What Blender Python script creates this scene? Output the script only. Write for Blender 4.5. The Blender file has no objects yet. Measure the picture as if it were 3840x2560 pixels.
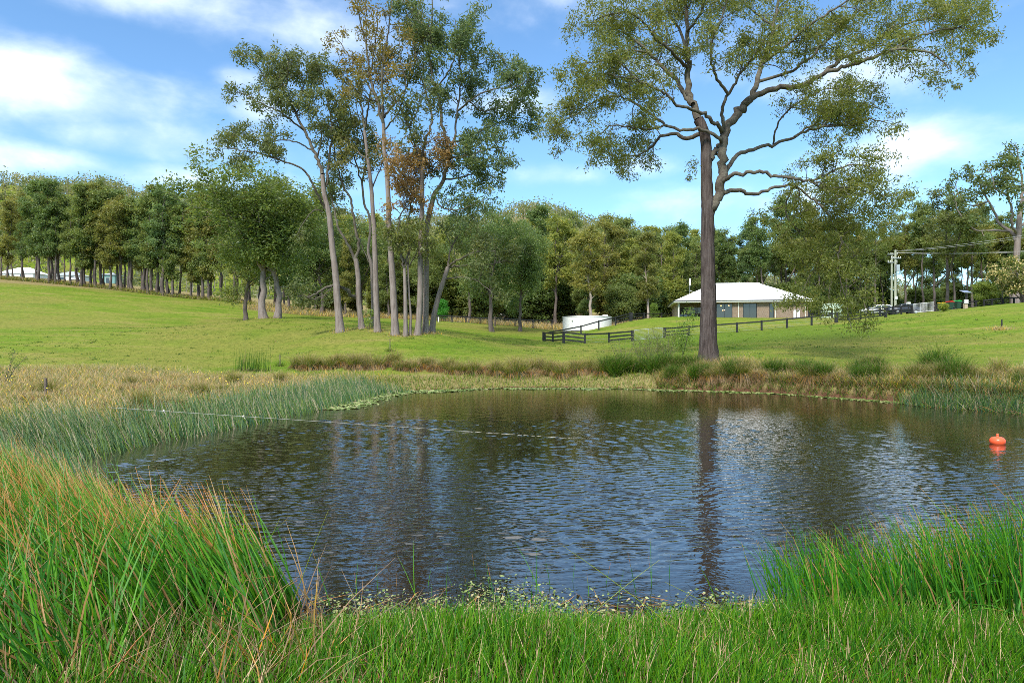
import bpy, math, random
import numpy as np
from mathutils import Vector, Matrix

# ------------------------------------------------------------------ camera, sky, sun, exposure
H, FPX, CX, HY = 2.4, 683.0, 512.0, 345.0      # eye height above the water, focal in px of a 1024 wide frame, horizon row
sc = bpy.context.scene
col = sc.collection
cam = bpy.data.cameras.new('camera'); camo = bpy.data.objects.new('camera', cam); col.objects.link(camo)
camo.location = (0, 0, H); camo.rotation_euler = (math.radians(90), 0, 0)
cam.sensor_width = 36.0; cam.lens = 36.0 * FPX / 1024.0
cam.shift_y = (HY - 341.0) / 1024.0
cam.clip_start = 0.1; cam.clip_end = 6000
sc.camera = camo
vs = sc.view_settings
vs.view_transform = 'Standard'; vs.look = 'None'; vs.gamma = 1.0; vs.exposure = 0.86; vs.use_curve_mapping = False
cy = sc.cycles; cy.filter_width = 0.85; cy.use_denoising = False; cy.adaptive_threshold = .02; cy.max_bounces = 4; cy.diffuse_bounces = 2; cy.glossy_bounces = 3; cy.transmission_bounces = 3; cy.transparent_max_bounces = 4; cy.caustics_reflective = False; cy.caustics_refractive = False

SUN_EL, SUN_AZ = 46.0, 206.0       # azimuth clockwise from +Y (camera looks along +Y)
sd = bpy.data.lights.new('sun', 'SUN'); so = bpy.data.objects.new('sun', sd); col.objects.link(so)
sd.energy = 3.1; sd.angle = math.radians(12); sd.color = (1.0, 0.95, 0.87)
_a, _e = math.radians(SUN_AZ), math.radians(SUN_EL)
sdir = Vector((math.sin(_a) * math.cos(_e), math.cos(_a) * math.cos(_e), math.sin(_e)))
so.rotation_euler = sdir.to_track_quat('Z', 'Y').to_euler()
so.location = (0, -20, 60)


class NT:
    """tiny node-tree helper"""
    def __init__(s, tree): s.t = tree; s.n = tree.nodes; s.l = tree.links
    def new(s, kind, **kw):
        n = s.n.new(kind)
        for k, v in kw.items():
            if k.startswith('i_'):
                n.inputs[k[2:].replace('_', ' ')].default_value = v
            else:
                setattr(n, k, v)
        return n
    def link(s, a, b): s.l.new(a, b)
    def math(s, op, a, b=None, c=None, clamp=False):
        n = s.n.new('ShaderNodeMath'); n.operation = op; n.use_clamp = clamp
        for i, v in enumerate((a, b, c)):
            if v is None: continue
            if hasattr(v, 'node'): s.link(v, n.inputs[i])
            else: n.inputs[i].default_value = v
        return n.outputs[0]
    def mix(s, fac, a, b, blend='MIX'):
        n = s.n.new('ShaderNodeMix'); n.data_type = 'RGBA'; n.blend_type = blend
        for i, v in ((0, fac), (6, a), (7, b)):
            if hasattr(v, 'node'): s.link(v, n.inputs[i])
            elif i == 0: n.inputs[i].default_value = v
            else: n.inputs[i].default_value = (v[0], v[1], v[2], 1)
        return n.outputs[2]
    def noise(s, vec, scale, detail=3, rough=0.55, dist=0.0):
        n = s.n.new('ShaderNodeTexNoise'); n.inputs['Scale'].default_value = scale
        n.inputs['Detail'].default_value = detail; n.inputs['Roughness'].default_value = rough
        n.inputs['Distortion'].default_value = dist
        if vec is not None: s.link(vec, n.inputs['Vector'])
        return n.outputs['Fac']
    def ramp(s, fac, stops, interp='LINEAR'):
        n = s.n.new('ShaderNodeValToRGB'); cr = n.color_ramp; cr.interpolation = interp
        while len(cr.elements) > 1: cr.elements.remove(cr.elements[-1])
        for i, (p, c) in enumerate(stops):
            e = cr.elements[0] if i == 0 else cr.elements.new(p)
            e.position = p
            e.color = (c[0], c[1], c[2], 1) if isinstance(c, (tuple, list)) else (c, c, c, 1)
        s.link(fac, n.inputs['Fac'])
        return n.outputs['Color']
    def mapr(s, v, a, b, c=0.0, d=1.0, smooth=True):
        n = s.n.new('ShaderNodeMapRange'); n.interpolation_type = 'SMOOTHSTEP' if smooth else 'LINEAR'
        s.link(v, n.inputs[0])
        for i, x in zip((1, 2, 3, 4), (a, b, c, d)): n.inputs[i].default_value = x
        return n.outputs[0]
    def attr(s, name):
        n = s.n.new('ShaderNodeAttribute'); n.attribute_name = name
        return n.outputs['Fac']
    def scale(s, vec, sx, sy, sz, rot=0.0):
        n = s.n.new('ShaderNodeMapping'); n.inputs['Scale'].default_value = (sx, sy, sz)
        n.inputs['Rotation'].default_value = (0, 0, rot)
        s.link(vec, n.inputs['Vector'])
        return n.outputs[0]


def build_world():
    w = bpy.data.worlds.new('World'); sc.world = w; w.use_nodes = True
    w.node_tree.nodes.clear(); k = NT(w.node_tree)
    sky = k.new('ShaderNodeTexSky'); sky.sky_type = 'NISHITA'; sky.sun_disc = False
    sky.sun_elevation = math.radians(SUN_EL); sky.sun_rotation = math.radians(SUN_AZ)
    sky.altitude = 100; sky.air_density = 1.0; sky.dust_density = 0.3; sky.ozone_density = 1.6
    tc = k.new('ShaderNodeTexCoord')
    sep = k.new('ShaderNodeSeparateXYZ'); k.link(tc.outputs['Generated'], sep.inputs[0])
    az = k.math('MULTIPLY', k.math('ARCTAN2', sep.outputs[0], sep.outputs[1]), 57.2958)
    el = k.math('MULTIPLY', k.math('ARCSINE', sep.outputs[2]), 57.2958)
    cmb = k.new('ShaderNodeCombineXYZ')
    k.link(k.math('MULTIPLY', sep.outputs[0], 1.0), cmb.inputs[0])
    k.link(sep.outputs[1], cmb.inputs[1])
    k.link(k.math('MULTIPLY', sep.outputs[2], 1.9), cmb.inputs[2])
    fine = k.noise(cmb.outputs[0], 7.5, 7, 0.55, 0.1)
    wide = k.noise(cmb.outputs[0], 1.9, 3, 0.5, 0.2)
    # drifting cloud banks seen over the hills (bearing, height, half widths in degrees, weight)
    banks = [(-34, 17.0, 7.5, 2.4, .70), (-28, 14.8, 9, 1.8, .62), (-36, 12.8, 11, 1.3, .58), (-25.5, 12.6, 8, 1.2, .60), (-27, 24.2, 9, 1.9, .62), (-16, 23.8, 7, 2.2, .60), (-21.3, 20, 2, 1.0, .35), (-19.8, 18.2, 2.6, 2.0, .36),
             (1, 19.6, 5, 1.3, .52), (3.5, 14.0, 4.6, 1.0, .58), (9.5, 14.6, 4.2, 1.0, .45), (27, 19.4, 6, 1.8, .50), (31, 14, 9, 1.8, .52), (36, 25, 5, 2.4, .48), (20, 11.3, 10, 1.6, .44), (16, 22, 7, 2, .40),
             (62, 18, 10, 2.6, .6), (-66, 16, 12, 2.6, .6), (-100, 19, 10, 2.4, .6), (105, 15, 13, 2.6, .6), (150, 19, 12, 3, .6), (-150, 17, 13, 2.6, .6)]
    tot = None
    for a, e, sa, se, wt in banks:
        dx = k.math('DIVIDE', k.math('SUBTRACT', az, a), sa); dy = k.math('DIVIDE', k.math('SUBTRACT', el, e), se)
        r2 = k.math('ADD', k.math('MULTIPLY', dx, dx), k.math('MULTIPLY', dy, dy))
        g = k.math('MULTIPLY', k.math('EXPONENT', k.math('MULTIPLY', r2, -0.7)), wt)
        tot = g if tot is None else k.math('MAXIMUM', tot, g)
    # broken cloud carries on overhead out of view, cover thickened for fill light
    over = k.math('MULTIPLY', k.mapr(el, 22, 36, 0.0, 1.0), k.mapr(wide, .30, .52, 0.45, 1.05))
    dens = k.math('ADD', k.math('MAXIMUM', tot, over), k.math('MULTIPLY', k.math('SUBTRACT', fine, .5), 1.05))
    cov = k.mapr(dens, 0.12, 1.05, 0.0, 0.80)
    tint = k.mix(1.0, sky.outputs[0], (0.76, 1.0, 1.14), 'MULTIPLY')
    shade = k.mapr(fine, 0.35, 0.75, 0.0, 1.0)
    white = k.mix(shade, (6.2, 6.9, 7.5), (9.2, 9.4, 9.5))
    outc = k.mix(cov, tint, white)
    bg = k.new('ShaderNodeBackground'); bg.inputs['Strength'].default_value = 0.118
    k.link(outc, bg.inputs['Color'])
    o = k.new('ShaderNodeOutputWorld'); k.link(bg.outputs[0], o.inputs['Surface'])
build_world()

rng = np.random.default_rng(7)
random.seed(5)


def P(px, py, Y):
    return np.array([(px - CX) / FPX * Y, Y, H + (HY - py) / FPX * Y])

# ------------------------------------------------------------------ mesh helpers
def mesh(name, V, F, mat=None, parent=None, attrs=None, smooth=False, loc=None):
    V = np.asarray(V, np.float32).reshape(-1, 3)
    Fs = [np.asarray(f, np.int32) for f in (F if isinstance(F, list) else [F]) if len(f)]
    me = bpy.data.meshes.new(name)
    me.vertices.add(len(V)); me.vertices.foreach_set('co', V.ravel())
    idx = np.concatenate([f.ravel() for f in Fs]); me.loops.add(len(idx)); me.loops.foreach_set('vertex_index', idx)
    sizes = np.concatenate([np.full(len(f), f.shape[1], np.int32) for f in Fs])
    st = np.concatenate([[0], np.cumsum(sizes)[:-1]]).astype(np.int32)
    me.polygons.add(len(sizes)); me.polygons.foreach_set('loop_start', st)
    me.polygons.foreach_set('use_smooth', np.full(len(sizes), bool(smooth)))
    me.update(calc_edges=True)
    for k, v in (attrs or {}).items():
        a = me.attributes.new(k, 'FLOAT', 'POINT'); a.data.foreach_set('value', np.asarray(v, np.float32))
    if mat is not None: me.materials.append(mat)
    o = bpy.data.objects.new(name, me); col.objects.link(o)
    if parent is not None: o.parent = parent
    if loc is not None: o.location = loc
    return o


def tag(o, label=None, cat=None, group=None, kind=None):
    if label: o['label'] = label
    if cat: o['category'] = cat
    if group: o['group'] = group
    if kind: o['kind'] = kind
    return o


def empty(name, loc=(0, 0, 0), rz=0.0):
    o = bpy.data.objects.new(name, None); col.objects.link(o)
    o.location = loc; o.rotation_euler = (0, 0, rz); o.empty_display_size = 0.2
    return o


class MB:
    def __init__(s): s.V = []; s.F4 = []; s.F3 = []; s.n = 0; s.A = {}
    def add(s, V, F, **attrs):
        V = np.asarray(V, float).reshape(-1, 3); F = np.asarray(F)
        (s.F4 if F.shape[1] == 4 else s.F3).append(F + s.n)
        s.V.append(V); s.n += len(V)
        for k, v in attrs.items(): s.A.setdefault(k, []).append(np.broadcast_to(np.asarray(v, float), (len(V),)))
        return s
    def box(s, a, b, R=None, at=None):
        a = np.array(a, float); b = np.array(b, float)
        V = np.array([[x, y, z] for z in (0, 1) for y in (0, 1) for x in (0, 1)], float) * (b - a) + a
        if R is not None: V = V @ np.asarray(R).T
        if at is not None: V = V + np.asarray(at)
        return s.add(V, [[0, 2, 3, 1], [4, 5, 7, 6], [0, 1, 5, 4], [2, 6, 7, 3], [0, 4, 6, 2], [1, 3, 7, 5]])
    def beam(s, p, q, w, h):
        p = np.array(p, float); q = np.array(q, float); d = q - p; L = np.linalg.norm(d); d /= L
        up = np.array([0, 0, 1.0]) if abs(d[2]) < .95 else np.array([0, 1.0, 0])
        sx = np.cross(d, up); sx /= np.linalg.norm(sx); u = np.cross(sx, d)
        return s.box((-w / 2, 0, -h / 2), (w / 2, L, h / 2), np.stack([sx, d, u], 1), p)
    def tube(s, pts, rad, S=8, caps=True, **attrs):
        pts = np.asarray(pts, float)[None]; rad = np.broadcast_to(np.asarray(rad, float), pts.shape[1])[None]
        V, F, _ = tubes(pts, rad, S); s.add(V, F, **attrs)
        if caps:
            K = pts.shape[1]
            for e, ring in ((0, np.arange(S)), (K - 1, np.arange(S) + (K - 1) * S)):
                c = pts[0, e]; Vc = np.vstack([V[ring], c[None]])
                Fc = np.stack([np.arange(S), (np.arange(S) + 1) % S, np.full(S, S)], 1)
                s.add(Vc, Fc if e else Fc[:, ::-1], **{k: 0 for k in attrs})
        return s
    def lathe(s, prof, S=16, at=(0, 0, 0)):
        prof = np.array(prof, float); K = len(prof); a = np.arange(S) / S * 2 * np.pi
        V = np.stack([prof[:, None, 0] * np.cos(a), prof[:, None, 0] * np.sin(a), np.repeat(prof[:, None, 1], S, 1)], -1).reshape(-1, 3) + np.array(at)
        i = np.arange(K - 1)[:, None] * S; j = np.arange(S)[None]; j2 = (j + 1) % S
        return s.add(V, np.stack([i + j, i + j2, i + S + j2, i + S + j], -1).reshape(-1, 4))
    def poly(s, pts2, y0, y1):
        """polygon in x-z extruded along y (fan-capped, convex-ish)"""
        p = np.array(pts2, float); n = len(p)
        A = np.stack([p[:, 0], np.full(n, y0), p[:, 1]], 1); B = A.copy(); B[:, 1] = y1
        c = p.mean(0); V = np.vstack([A, B, [[c[0], y0, c[1]], [c[0], y1, c[1]]]])
        i = np.arange(n); j = (i + 1) % n
        s.add(V, np.stack([i, j, j + n, i + n], 1))
        s.F3.append(np.vstack([np.stack([j, i, np.full(n, 2 * n)], 1), np.stack([i + n, j + n, np.full(n, 2 * n + 1)], 1)]) + s.n - len(V))
        return s
    def build(s, name, mat, parent=None, smooth=False, kind=None, label=None):
        F = [np.vstack(x) for x in (s.F4, s.F3) if x]
        o = mesh(name, np.vstack(s.V), F, mat, parent, {k: np.concatenate(v) for k, v in s.A.items()}, smooth)
        if kind: o['kind'] = kind
        if label: o['label'] = label
        return o


def tubes(pts, rad, S):
    """pts (B,K,3), rad (B,K) -> verts, quads, t attribute"""
    B, K, _ = pts.shape
    t = np.gradient(pts, axis=1); t /= np.linalg.norm(t, axis=2, keepdims=True) + 1e-9
    m = pts[:, -1] - pts[:, 0]; m /= np.linalg.norm(m, axis=1, keepdims=True) + 1e-9
    ref = np.where(np.abs(m[:, 2:3]) > 0.8, np.array([[1.0, 0.13, 0]]), np.array([[0, 0, 1.0]]))[:, None]
    n1 = np.cross(t, ref); n1 /= np.linalg.norm(n1, axis=2, keepdims=True) + 1e-9
    n2 = np.cross(t, n1)
    a = np.arange(S) / S * 2 * np.pi
    V = pts[:, :, None] + rad[:, :, None, None] * (np.cos(a)[None, None, :, None] * n1[:, :, None] + np.sin(a)[None, None, :, None] * n2[:, :, None])
    b = (np.arange(B) * K * S)[:, None, None]; i = (np.arange(K - 1) * S)[None, :, None]; j = np.arange(S)[None, None]; j2 = (j + 1) % S
    F = np.stack([b + i + j, b + i + j2, b + i + S + j2, b + i + S + j], -1).reshape(-1, 4)
    tt = np.broadcast_to(np.linspace(0, 1, K)[None, :, None], (B, K, S)).ravel()
    return V.reshape(-1, 3), F, tt


def smooth_line(pts, n):
    """Catmull-Rom resample"""
    p = np.array(pts, float)
    if len(p) == 2: return p[0] + (p[1] - p[0]) * np.linspace(0, 1, n)[:, None]
    q = np.vstack([2 * p[0] - p[1], p, 2 * p[-1] - p[-2]])
    seg = np.linalg.norm(np.diff(p[:, :3], axis=0), axis=1); cum = np.concatenate([[0], np.cumsum(seg)]); out = []
    for s in np.linspace(0, cum[-1], n):
        i = min(np.searchsorted(cum, s, 'right') - 1, len(p) - 2); u = (s - cum[i]) / (seg[i] + 1e-9)
        a, b, c, d = q[i], q[i + 1], q[i + 2], q[i + 3]
        out.append(.5 * (2 * b + (c - a) * u + (2 * a - 5 * b + 4 * c - d) * u * u + (3 * b - a - 3 * c + d) * u ** 3))
    return np.array(out)

# ------------------------------------------------------------------ materials
def material(name, color, rough=0.7, spec=0.3, metal=0.0, noise=None, bump=None, emit=None):
    """plain procedural material: colour with optional noise variation (scale, amount, second colour) and bump (scale, strength)"""
    m = bpy.data.materials.new(name); m.use_nodes = True; k = NT(m.node_tree)
    b = k.n['Principled BSDF']; b.inputs['Roughness'].default_value = rough; b.inputs['Metallic'].default_value = metal
    b.inputs['Specular IOR Level'].default_value = spec
    tc = k.new('ShaderNodeTexCoord').outputs['Object']
    c2 = (noise[2] if noise and len(noise) > 2 else tuple(c * 0.6 for c in color))
    sca = noise[0] if noise else 3.0; amt = noise[1] if noise else 0.25
    f = k.mapr(k.noise(tc, sca, 4), 0.3, 0.7, 0.0, amt)
    k.link(k.mix(f, color, c2), b.inputs['Base Color'])
    if bump:
        bp = k.new('ShaderNodeBump'); bp.inputs['Strength'].default_value = bump[1]; bp.inputs['Distance'].default_value = 0.02
        k.link(k.noise(tc, bump[0], 4), bp.inputs['Height']); k.link(bp.outputs[0], b.inputs['Normal'])
    if emit:
        b.inputs['Emission Color'].default_value = (*emit[0], 1); b.inputs['Emission Strength'].default_value = emit[1]
    return m


def leaf_material(name, stops, trans=0.35, objtint=True):
    """leaf colour picked per leaf (attribute 'rnd') from the stops, times the object's own colour"""
    m = bpy.data.materials.new(name); m.use_nodes = True; k = NT(m.node_tree); k.n.clear()
    c = k.ramp(k.attr('rnd'), stops)
    if objtint:
        oi = k.new('ShaderNodeObjectInfo'); c = k.mix(1.0, c, oi.outputs['Color'], 'MULTIPLY')
    d = k.new('ShaderNodeBsdfPrincipled'); d.inputs['Roughness'].default_value = 0.45; d.inputs['Specular IOR Level'].default_value = 0.35
    t = k.new('ShaderNodeBsdfTranslucent'); mx = k.new('ShaderNodeMixShader'); mx.inputs[0].default_value = trans
    k.link(c, d.inputs['Base Color']); k.link(k.mix(1.0, c, (1.25, 1.2, 0.7), 'MULTIPLY'), t.inputs['Color'])
    k.link(d.outputs[0], mx.inputs[1]); k.link(t.outputs[0], mx.inputs[2])
    o = k.new('ShaderNodeOutputMaterial'); k.link(mx.outputs[0], o.inputs['Surface'])
    return m


def blade_material(name, base, mid, tip, dead, dead_share=0.2, tip_from=0.75, trans=0.3, tipspread=0.25):
    """stems coloured along their length (attribute t), some stems dead (attribute rnd)"""
    m = bpy.data.materials.new(name); m.use_nodes = True; k = NT(m.node_tree); k.n.clear()
    t, r = k.attr('t'), k.attr('rnd')
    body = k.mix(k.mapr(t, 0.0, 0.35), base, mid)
    hue = k.mapr(k.math('FRACT', k.math('MULTIPLY', r, 13.7)), 0, 1, 0.45, 1.5, False)
    hn = k.new('ShaderNodeCombineXYZ')
    k.link(k.math('MULTIPLY', hue, hue), hn.inputs[0]); k.link(hue, hn.inputs[1]); k.link(k.math('FRACT', k.math('MULTIPLY', r, 41.3)), hn.inputs[2])
    body = k.mix(0.85, body, hn.outputs[0], 'MULTIPLY')
    th = k.math('ADD', tip_from, k.math('MULTIPLY', k.math('FRACT', k.math('MULTIPLY', r, 29.1)), tipspread))
    tf = k.math('MULTIPLY', k.math('SUBTRACT', t, th), 7.0, clamp=True)
    c = k.mix(tf, body, tip)
    dd = k.math('LESS_THAN', r, dead_share)
    c = k.mix(dd, c, k.mix(k.mapr(t, 0, 1), tuple(x * .75 for x in dead), dead))
    d = k.new('ShaderNodeBsdfPrincipled'); d.inputs['Roughness'].default_value = 0.5; d.inputs['Specular IOR Level'].default_value = 0.25
    tr = k.new('ShaderNodeBsdfTranslucent'); mx = k.new('ShaderNodeMixShader'); mx.inputs[0].default_value = trans
    k.link(c, d.inputs['Base Color']); k.link(c, tr.inputs['Color'])
    k.link(d.outputs[0], mx.inputs[1]); k.link(tr.outputs[0], mx.inputs[2])
    o = k.new('ShaderNodeOutputMaterial'); k.link(mx.outputs[0], o.inputs['Surface'])
    return m


def bark_material(name, c1, c2, c3, vscale=(9, 9, 0.9), bump=0.6, dist=0.04):
    m = bpy.data.materials.new(name); m.use_nodes = True; k = NT(m.node_tree); b = k.n['Principled BSDF']
    tc = k.new('ShaderNodeTexCoord').outputs['Object']
    v = k.scale(tc, *vscale)
    f1 = k.noise(v, 1.0, 5, 0.65, 0.6); f2 = k.noise(tc, 1.3, 3)
    c = k.ramp(f1, [(0.25, c2), (0.48, c1), (0.75, c3)])
    c = k.mix(k.mapr(f2, 0.45, 0.7, 0, 0.45), c, c3)
    k.link(c, b.inputs['Base Color']); b.inputs['Roughness'].default_value = 0.9; b.inputs['Specular IOR Level'].default_value = 0.1
    bp = k.new('ShaderNodeBump'); bp.inputs['Strength'].default_value = bump; bp.inputs['Distance'].default_value = dist
    k.link(f1, bp.inputs['Height']); k.link(bp.outputs[0], b.inputs['Normal'])
    return m


M = {}
M['leaf'] = leaf_material('gum_leaf', [(0, (.070, .100, .042)), (.35, (.120, .155, .058)), (.7, (.168, .200, .072)), (.92, (.215, .22, .085)), (1, (.26, .19, .09))], .5)
M['leaf_big'] = leaf_material('gum_leaf_sunny', [(0, (.090, .118, .028)), (.4, (.155, .188, .042)), (.8, (.215, .235, .054)), (1, (.27, .22, .07))], .5)
M['leaf_tan'] = leaf_material('gum_leaf_tan', [(0, (.26, .16, .075)), (.6, (.38, .25, .11)), (1, (.18, .15, .05))], .5)
M['leaf_bright'] = leaf_material('leaf_bright', [(0, (.03, .075, .012)), (1, (.085, .16, .03))])
M['blossom'] = leaf_material('blossom_cream', [(0, (.42, .34, .12)), (1, (.62, .50, .24))], 0.2)
M['bark_dark'] = bark_material('ironbark', (.078, .060, .053), (.020, .015, .014), (.155, .128, .116), (11, 11, 0.55), 1.0, 0.10)
M['bark_limb'] = bark_material('limb_bark', (.095, .080, .064), (.035, .028, .024), (.17, .165, .12), (6, 6, 6), 0.7)
M['bark_grey'] = bark_material('smooth_grey_bark', (.205, .168, .148), (.085, .066, .058), (.27, .232, .21), (7, 7, 1.0), 0.6)
M['bark_far'] = bark_material('far_bark', (.105, .085, .075), (.05, .04, .036), (.17, .14, .125), (3, 3, .6), 0.3)
M['bark_pale'] = bark_material('pale_bark', (.33, .27, .22), (.17, .13, .11), (.42, .37, .32), (3, 3, .6), 0.3)
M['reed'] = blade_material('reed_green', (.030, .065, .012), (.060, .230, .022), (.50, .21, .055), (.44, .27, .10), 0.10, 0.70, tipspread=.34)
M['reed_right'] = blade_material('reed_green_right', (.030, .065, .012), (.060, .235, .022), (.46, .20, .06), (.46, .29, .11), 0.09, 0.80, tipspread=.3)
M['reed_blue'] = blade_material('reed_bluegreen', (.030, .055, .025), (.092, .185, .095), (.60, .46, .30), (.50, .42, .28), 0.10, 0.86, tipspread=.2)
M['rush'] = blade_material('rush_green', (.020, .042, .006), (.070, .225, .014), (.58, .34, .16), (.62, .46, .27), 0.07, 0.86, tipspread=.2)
M['drygrass'] = blade_material('dry_grass', (.20, .17, .06), (.40, .33, .15), (.50, .38, .21), (.46, .34, .19), 0.3, 0.6)
M['tussock'] = blade_material('tussock', (.090, .095, .022), (.165, .205, .034), (.36, .26, .10), (.44, .32, .17), 0.2, 0.62)
M['tussock_green'] = blade_material('tussock_green', (.035, .06, .010), (.065, .15, .016), (.14, .17, .04), (.30, .22, .10), 0.06, 0.75)
M['straw'] = blade_material('straw', (.16, .11, .06), (.34, .22, .12), (.42, .28, .16), (.30, .19, .10), 0.4, 0.6)
M['greengrass'] = blade_material('green_grass', (.07, .10, .018), (.13, .22, .025), (.24, .25, .06), (.34, .28, .12), 0.12, 0.75)
M['lily'] = leaf_material('water_weed', [(0, (.07, .12, .025)), (.45, (.17, .24, .055)), (.8, (.33, .36, .15)), (1, (.36, .24, .17))], 0.1, False)
M['black'] = material('black_paint', (.013, .013, .015), .55, .4, noise=(4, .5, (.035, .034, .034)))
M['white_steel'] = material('white_steel', (.80, .80, .79), .35, .5, noise=(.8, .10, (.7, .7, .69)))
M['galv'] = material('galvanised', (.52, .54, .55), .4, .5, .6, noise=(6, .3, (.40, .42, .43)))
M['trim'] = material('cream_trim', (.66, .66, .60), .45, .4, noise=(2, .15, (.58, .58, .52)))
M['gutter'] = material('dark_gutter', (.03, .032, .034), .4, .5)
M['glass'] = material('window_glass', (.018, .021, .024), .06, .9, noise=(2, .2, (.03, .034, .038)))
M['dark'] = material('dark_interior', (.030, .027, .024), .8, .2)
M['frame'] = material('charcoal_frame', (.025, .026, .028), .45, .4)
M['render'] = material('beige_side_wall', (.42, .33, .24), .85, .2, noise=(3, .2))
M['sofa'] = material('grey_fabric', (.17, .18, .20), .95, .1, noise=(14, .4))
M['cushion'] = material('pale_cushion', (.52, .53, .54), .95, .1, noise=(20, .4, (.30, .33, .38)))
M['timber'] = material('timber', (.26, .14, .07), .6, .3, noise=(7, .5))
M['post_wood'] = material('weathered_post', (.10, .075, .06), .9, .1, noise=(9, .6, (.20, .17, .15)), bump=(25, .4))
M['pole_wood'] = material('treated_pole', (.34, .36, .27), .85, .15, noise=(3, .5, (.24, .25, .20)))
M['wire'] = material('wire', (.62, .62, .62), .4, .5, noise=(3, .1))
M['rope'] = material('white_rope', (.58, .55, .48), .85, .1, noise=(40, .4, (.38, .35, .29)))
M['orange'] = material('orange_plastic', (.80, .10, .03), .35, .45, noise=(5, .25, (.85, .18, .08)))
M['car_white'] = material('white_car_paint', (.74, .75, .76), .22, .6, noise=(1, .05))
M['car_blue'] = material('dark_blue_car_paint', (.025, .035, .055), .22, .6, noise=(1, .1))
M['tyre'] = material('tyre', (.02, .02, .02), .85, .2)
M['red'] = material('red_plastic', (.62, .03, .02), .4, .4)
M['yellow'] = material('yellow_lid', (.78, .46, .02), .45, .4)
M['green_lid'] = material('green_lid', (.03, .42, .09), .45, .4)
M['bin'] = material('dark_green_bin', (.02, .055, .035), .5, .4)
M['solar'] = material('solar_cells', (.22, .26, .36), .15, .9, noise=(9, .4, (.12, .16, .28)))
M['plastic_white'] = material('white_plastic', (.72, .73, .72), .45, .4, noise=(2, .15))
M['tank_green'] = material('pale_green_tank', (.44, .55, .42), .5, .4, noise=(2, .15))
M['tank_blue'] = material('blue_green_tank', (.22, .34, .35), .5, .4, noise=(2, .2))
M['shed_green'] = material('green_shed', (.16, .30, .28), .5, .4, noise=(1, .15))
M['bulb'] = material('warm_bulb', (.9, .6, .3), .5, .3, emit=((1.0, .55, .18), 2.5))
M['mirror'] = material('cream_mirror', (.62, .52, .30), .6, .3, noise=(3, .2))
M['yellowflower'] = material('yellow_petal', (.75, .55, .03), .6, .2)


def brick_material():
    m = bpy.data.materials.new('brown_brick'); m.use_nodes = True; k = NT(m.node_tree); b = k.n['Principled BSDF']
    tc = k.new('ShaderNodeTexCoord'); sp = k.new('ShaderNodeSeparateXYZ'); k.link(tc.outputs['Object'], sp.inputs[0])
    cm = k.new('ShaderNodeCombineXYZ'); k.link(k.math('ADD', sp.outputs[0], sp.outputs[1]), cm.inputs[0]); k.link(sp.outputs[2], cm.inputs[1])
    br = k.new('ShaderNodeTexBrick'); k.link(cm.outputs[0], br.inputs['Vector']); br.inputs['Scale'].default_value = 1.0
    br.inputs['Brick Width'].default_value = .24; br.inputs['Row Height'].default_value = .086; br.inputs['Mortar Size'].default_value = .008
    br.inputs['Color1'].default_value = (.17, .112, .070, 1); br.inputs['Color2'].default_value = (.24, .165, .105, 1); br.inputs['Mortar'].default_value = (.30, .27, .23, 1)
    k.link(br.outputs['Color'], b.inputs['Base Color']); b.inputs['Roughness'].default_value = .9
    return m
M['brick'] = brick_material()


def roof_material(name, colr, rough=.35):
    m = bpy.data.materials.new(name); m.use_nodes = True; k = NT(m.node_tree); b = k.n['Principled BSDF']
    tc = k.new('ShaderNodeTexCoord')
    w = k.new('ShaderNodeTexWave'); w.bands_direction = 'X'; w.inputs['Scale'].default_value = 4.1; k.link(tc.outputs['Object'], w.inputs['Vector'])
    n = k.noise(tc.outputs['Object'], .5, 4)
    k.link(k.mix(k.mapr(n, .3, .7, 0, .3), colr, tuple(c * .86 for c in colr)), b.inputs['Base Color'])
    bp = k.new('ShaderNodeBump'); bp.inputs['Strength'].default_value = .5; bp.inputs['Distance'].default_value = .02
    k.link(w.outputs['Color'], bp.inputs['Height']); k.link(bp.outputs[0], b.inputs['Normal']); b.inputs['Roughness'].default_value = rough
    return m
M['roof'] = roof_material('white_metal_roof', (.80, .80, .80))


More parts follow.
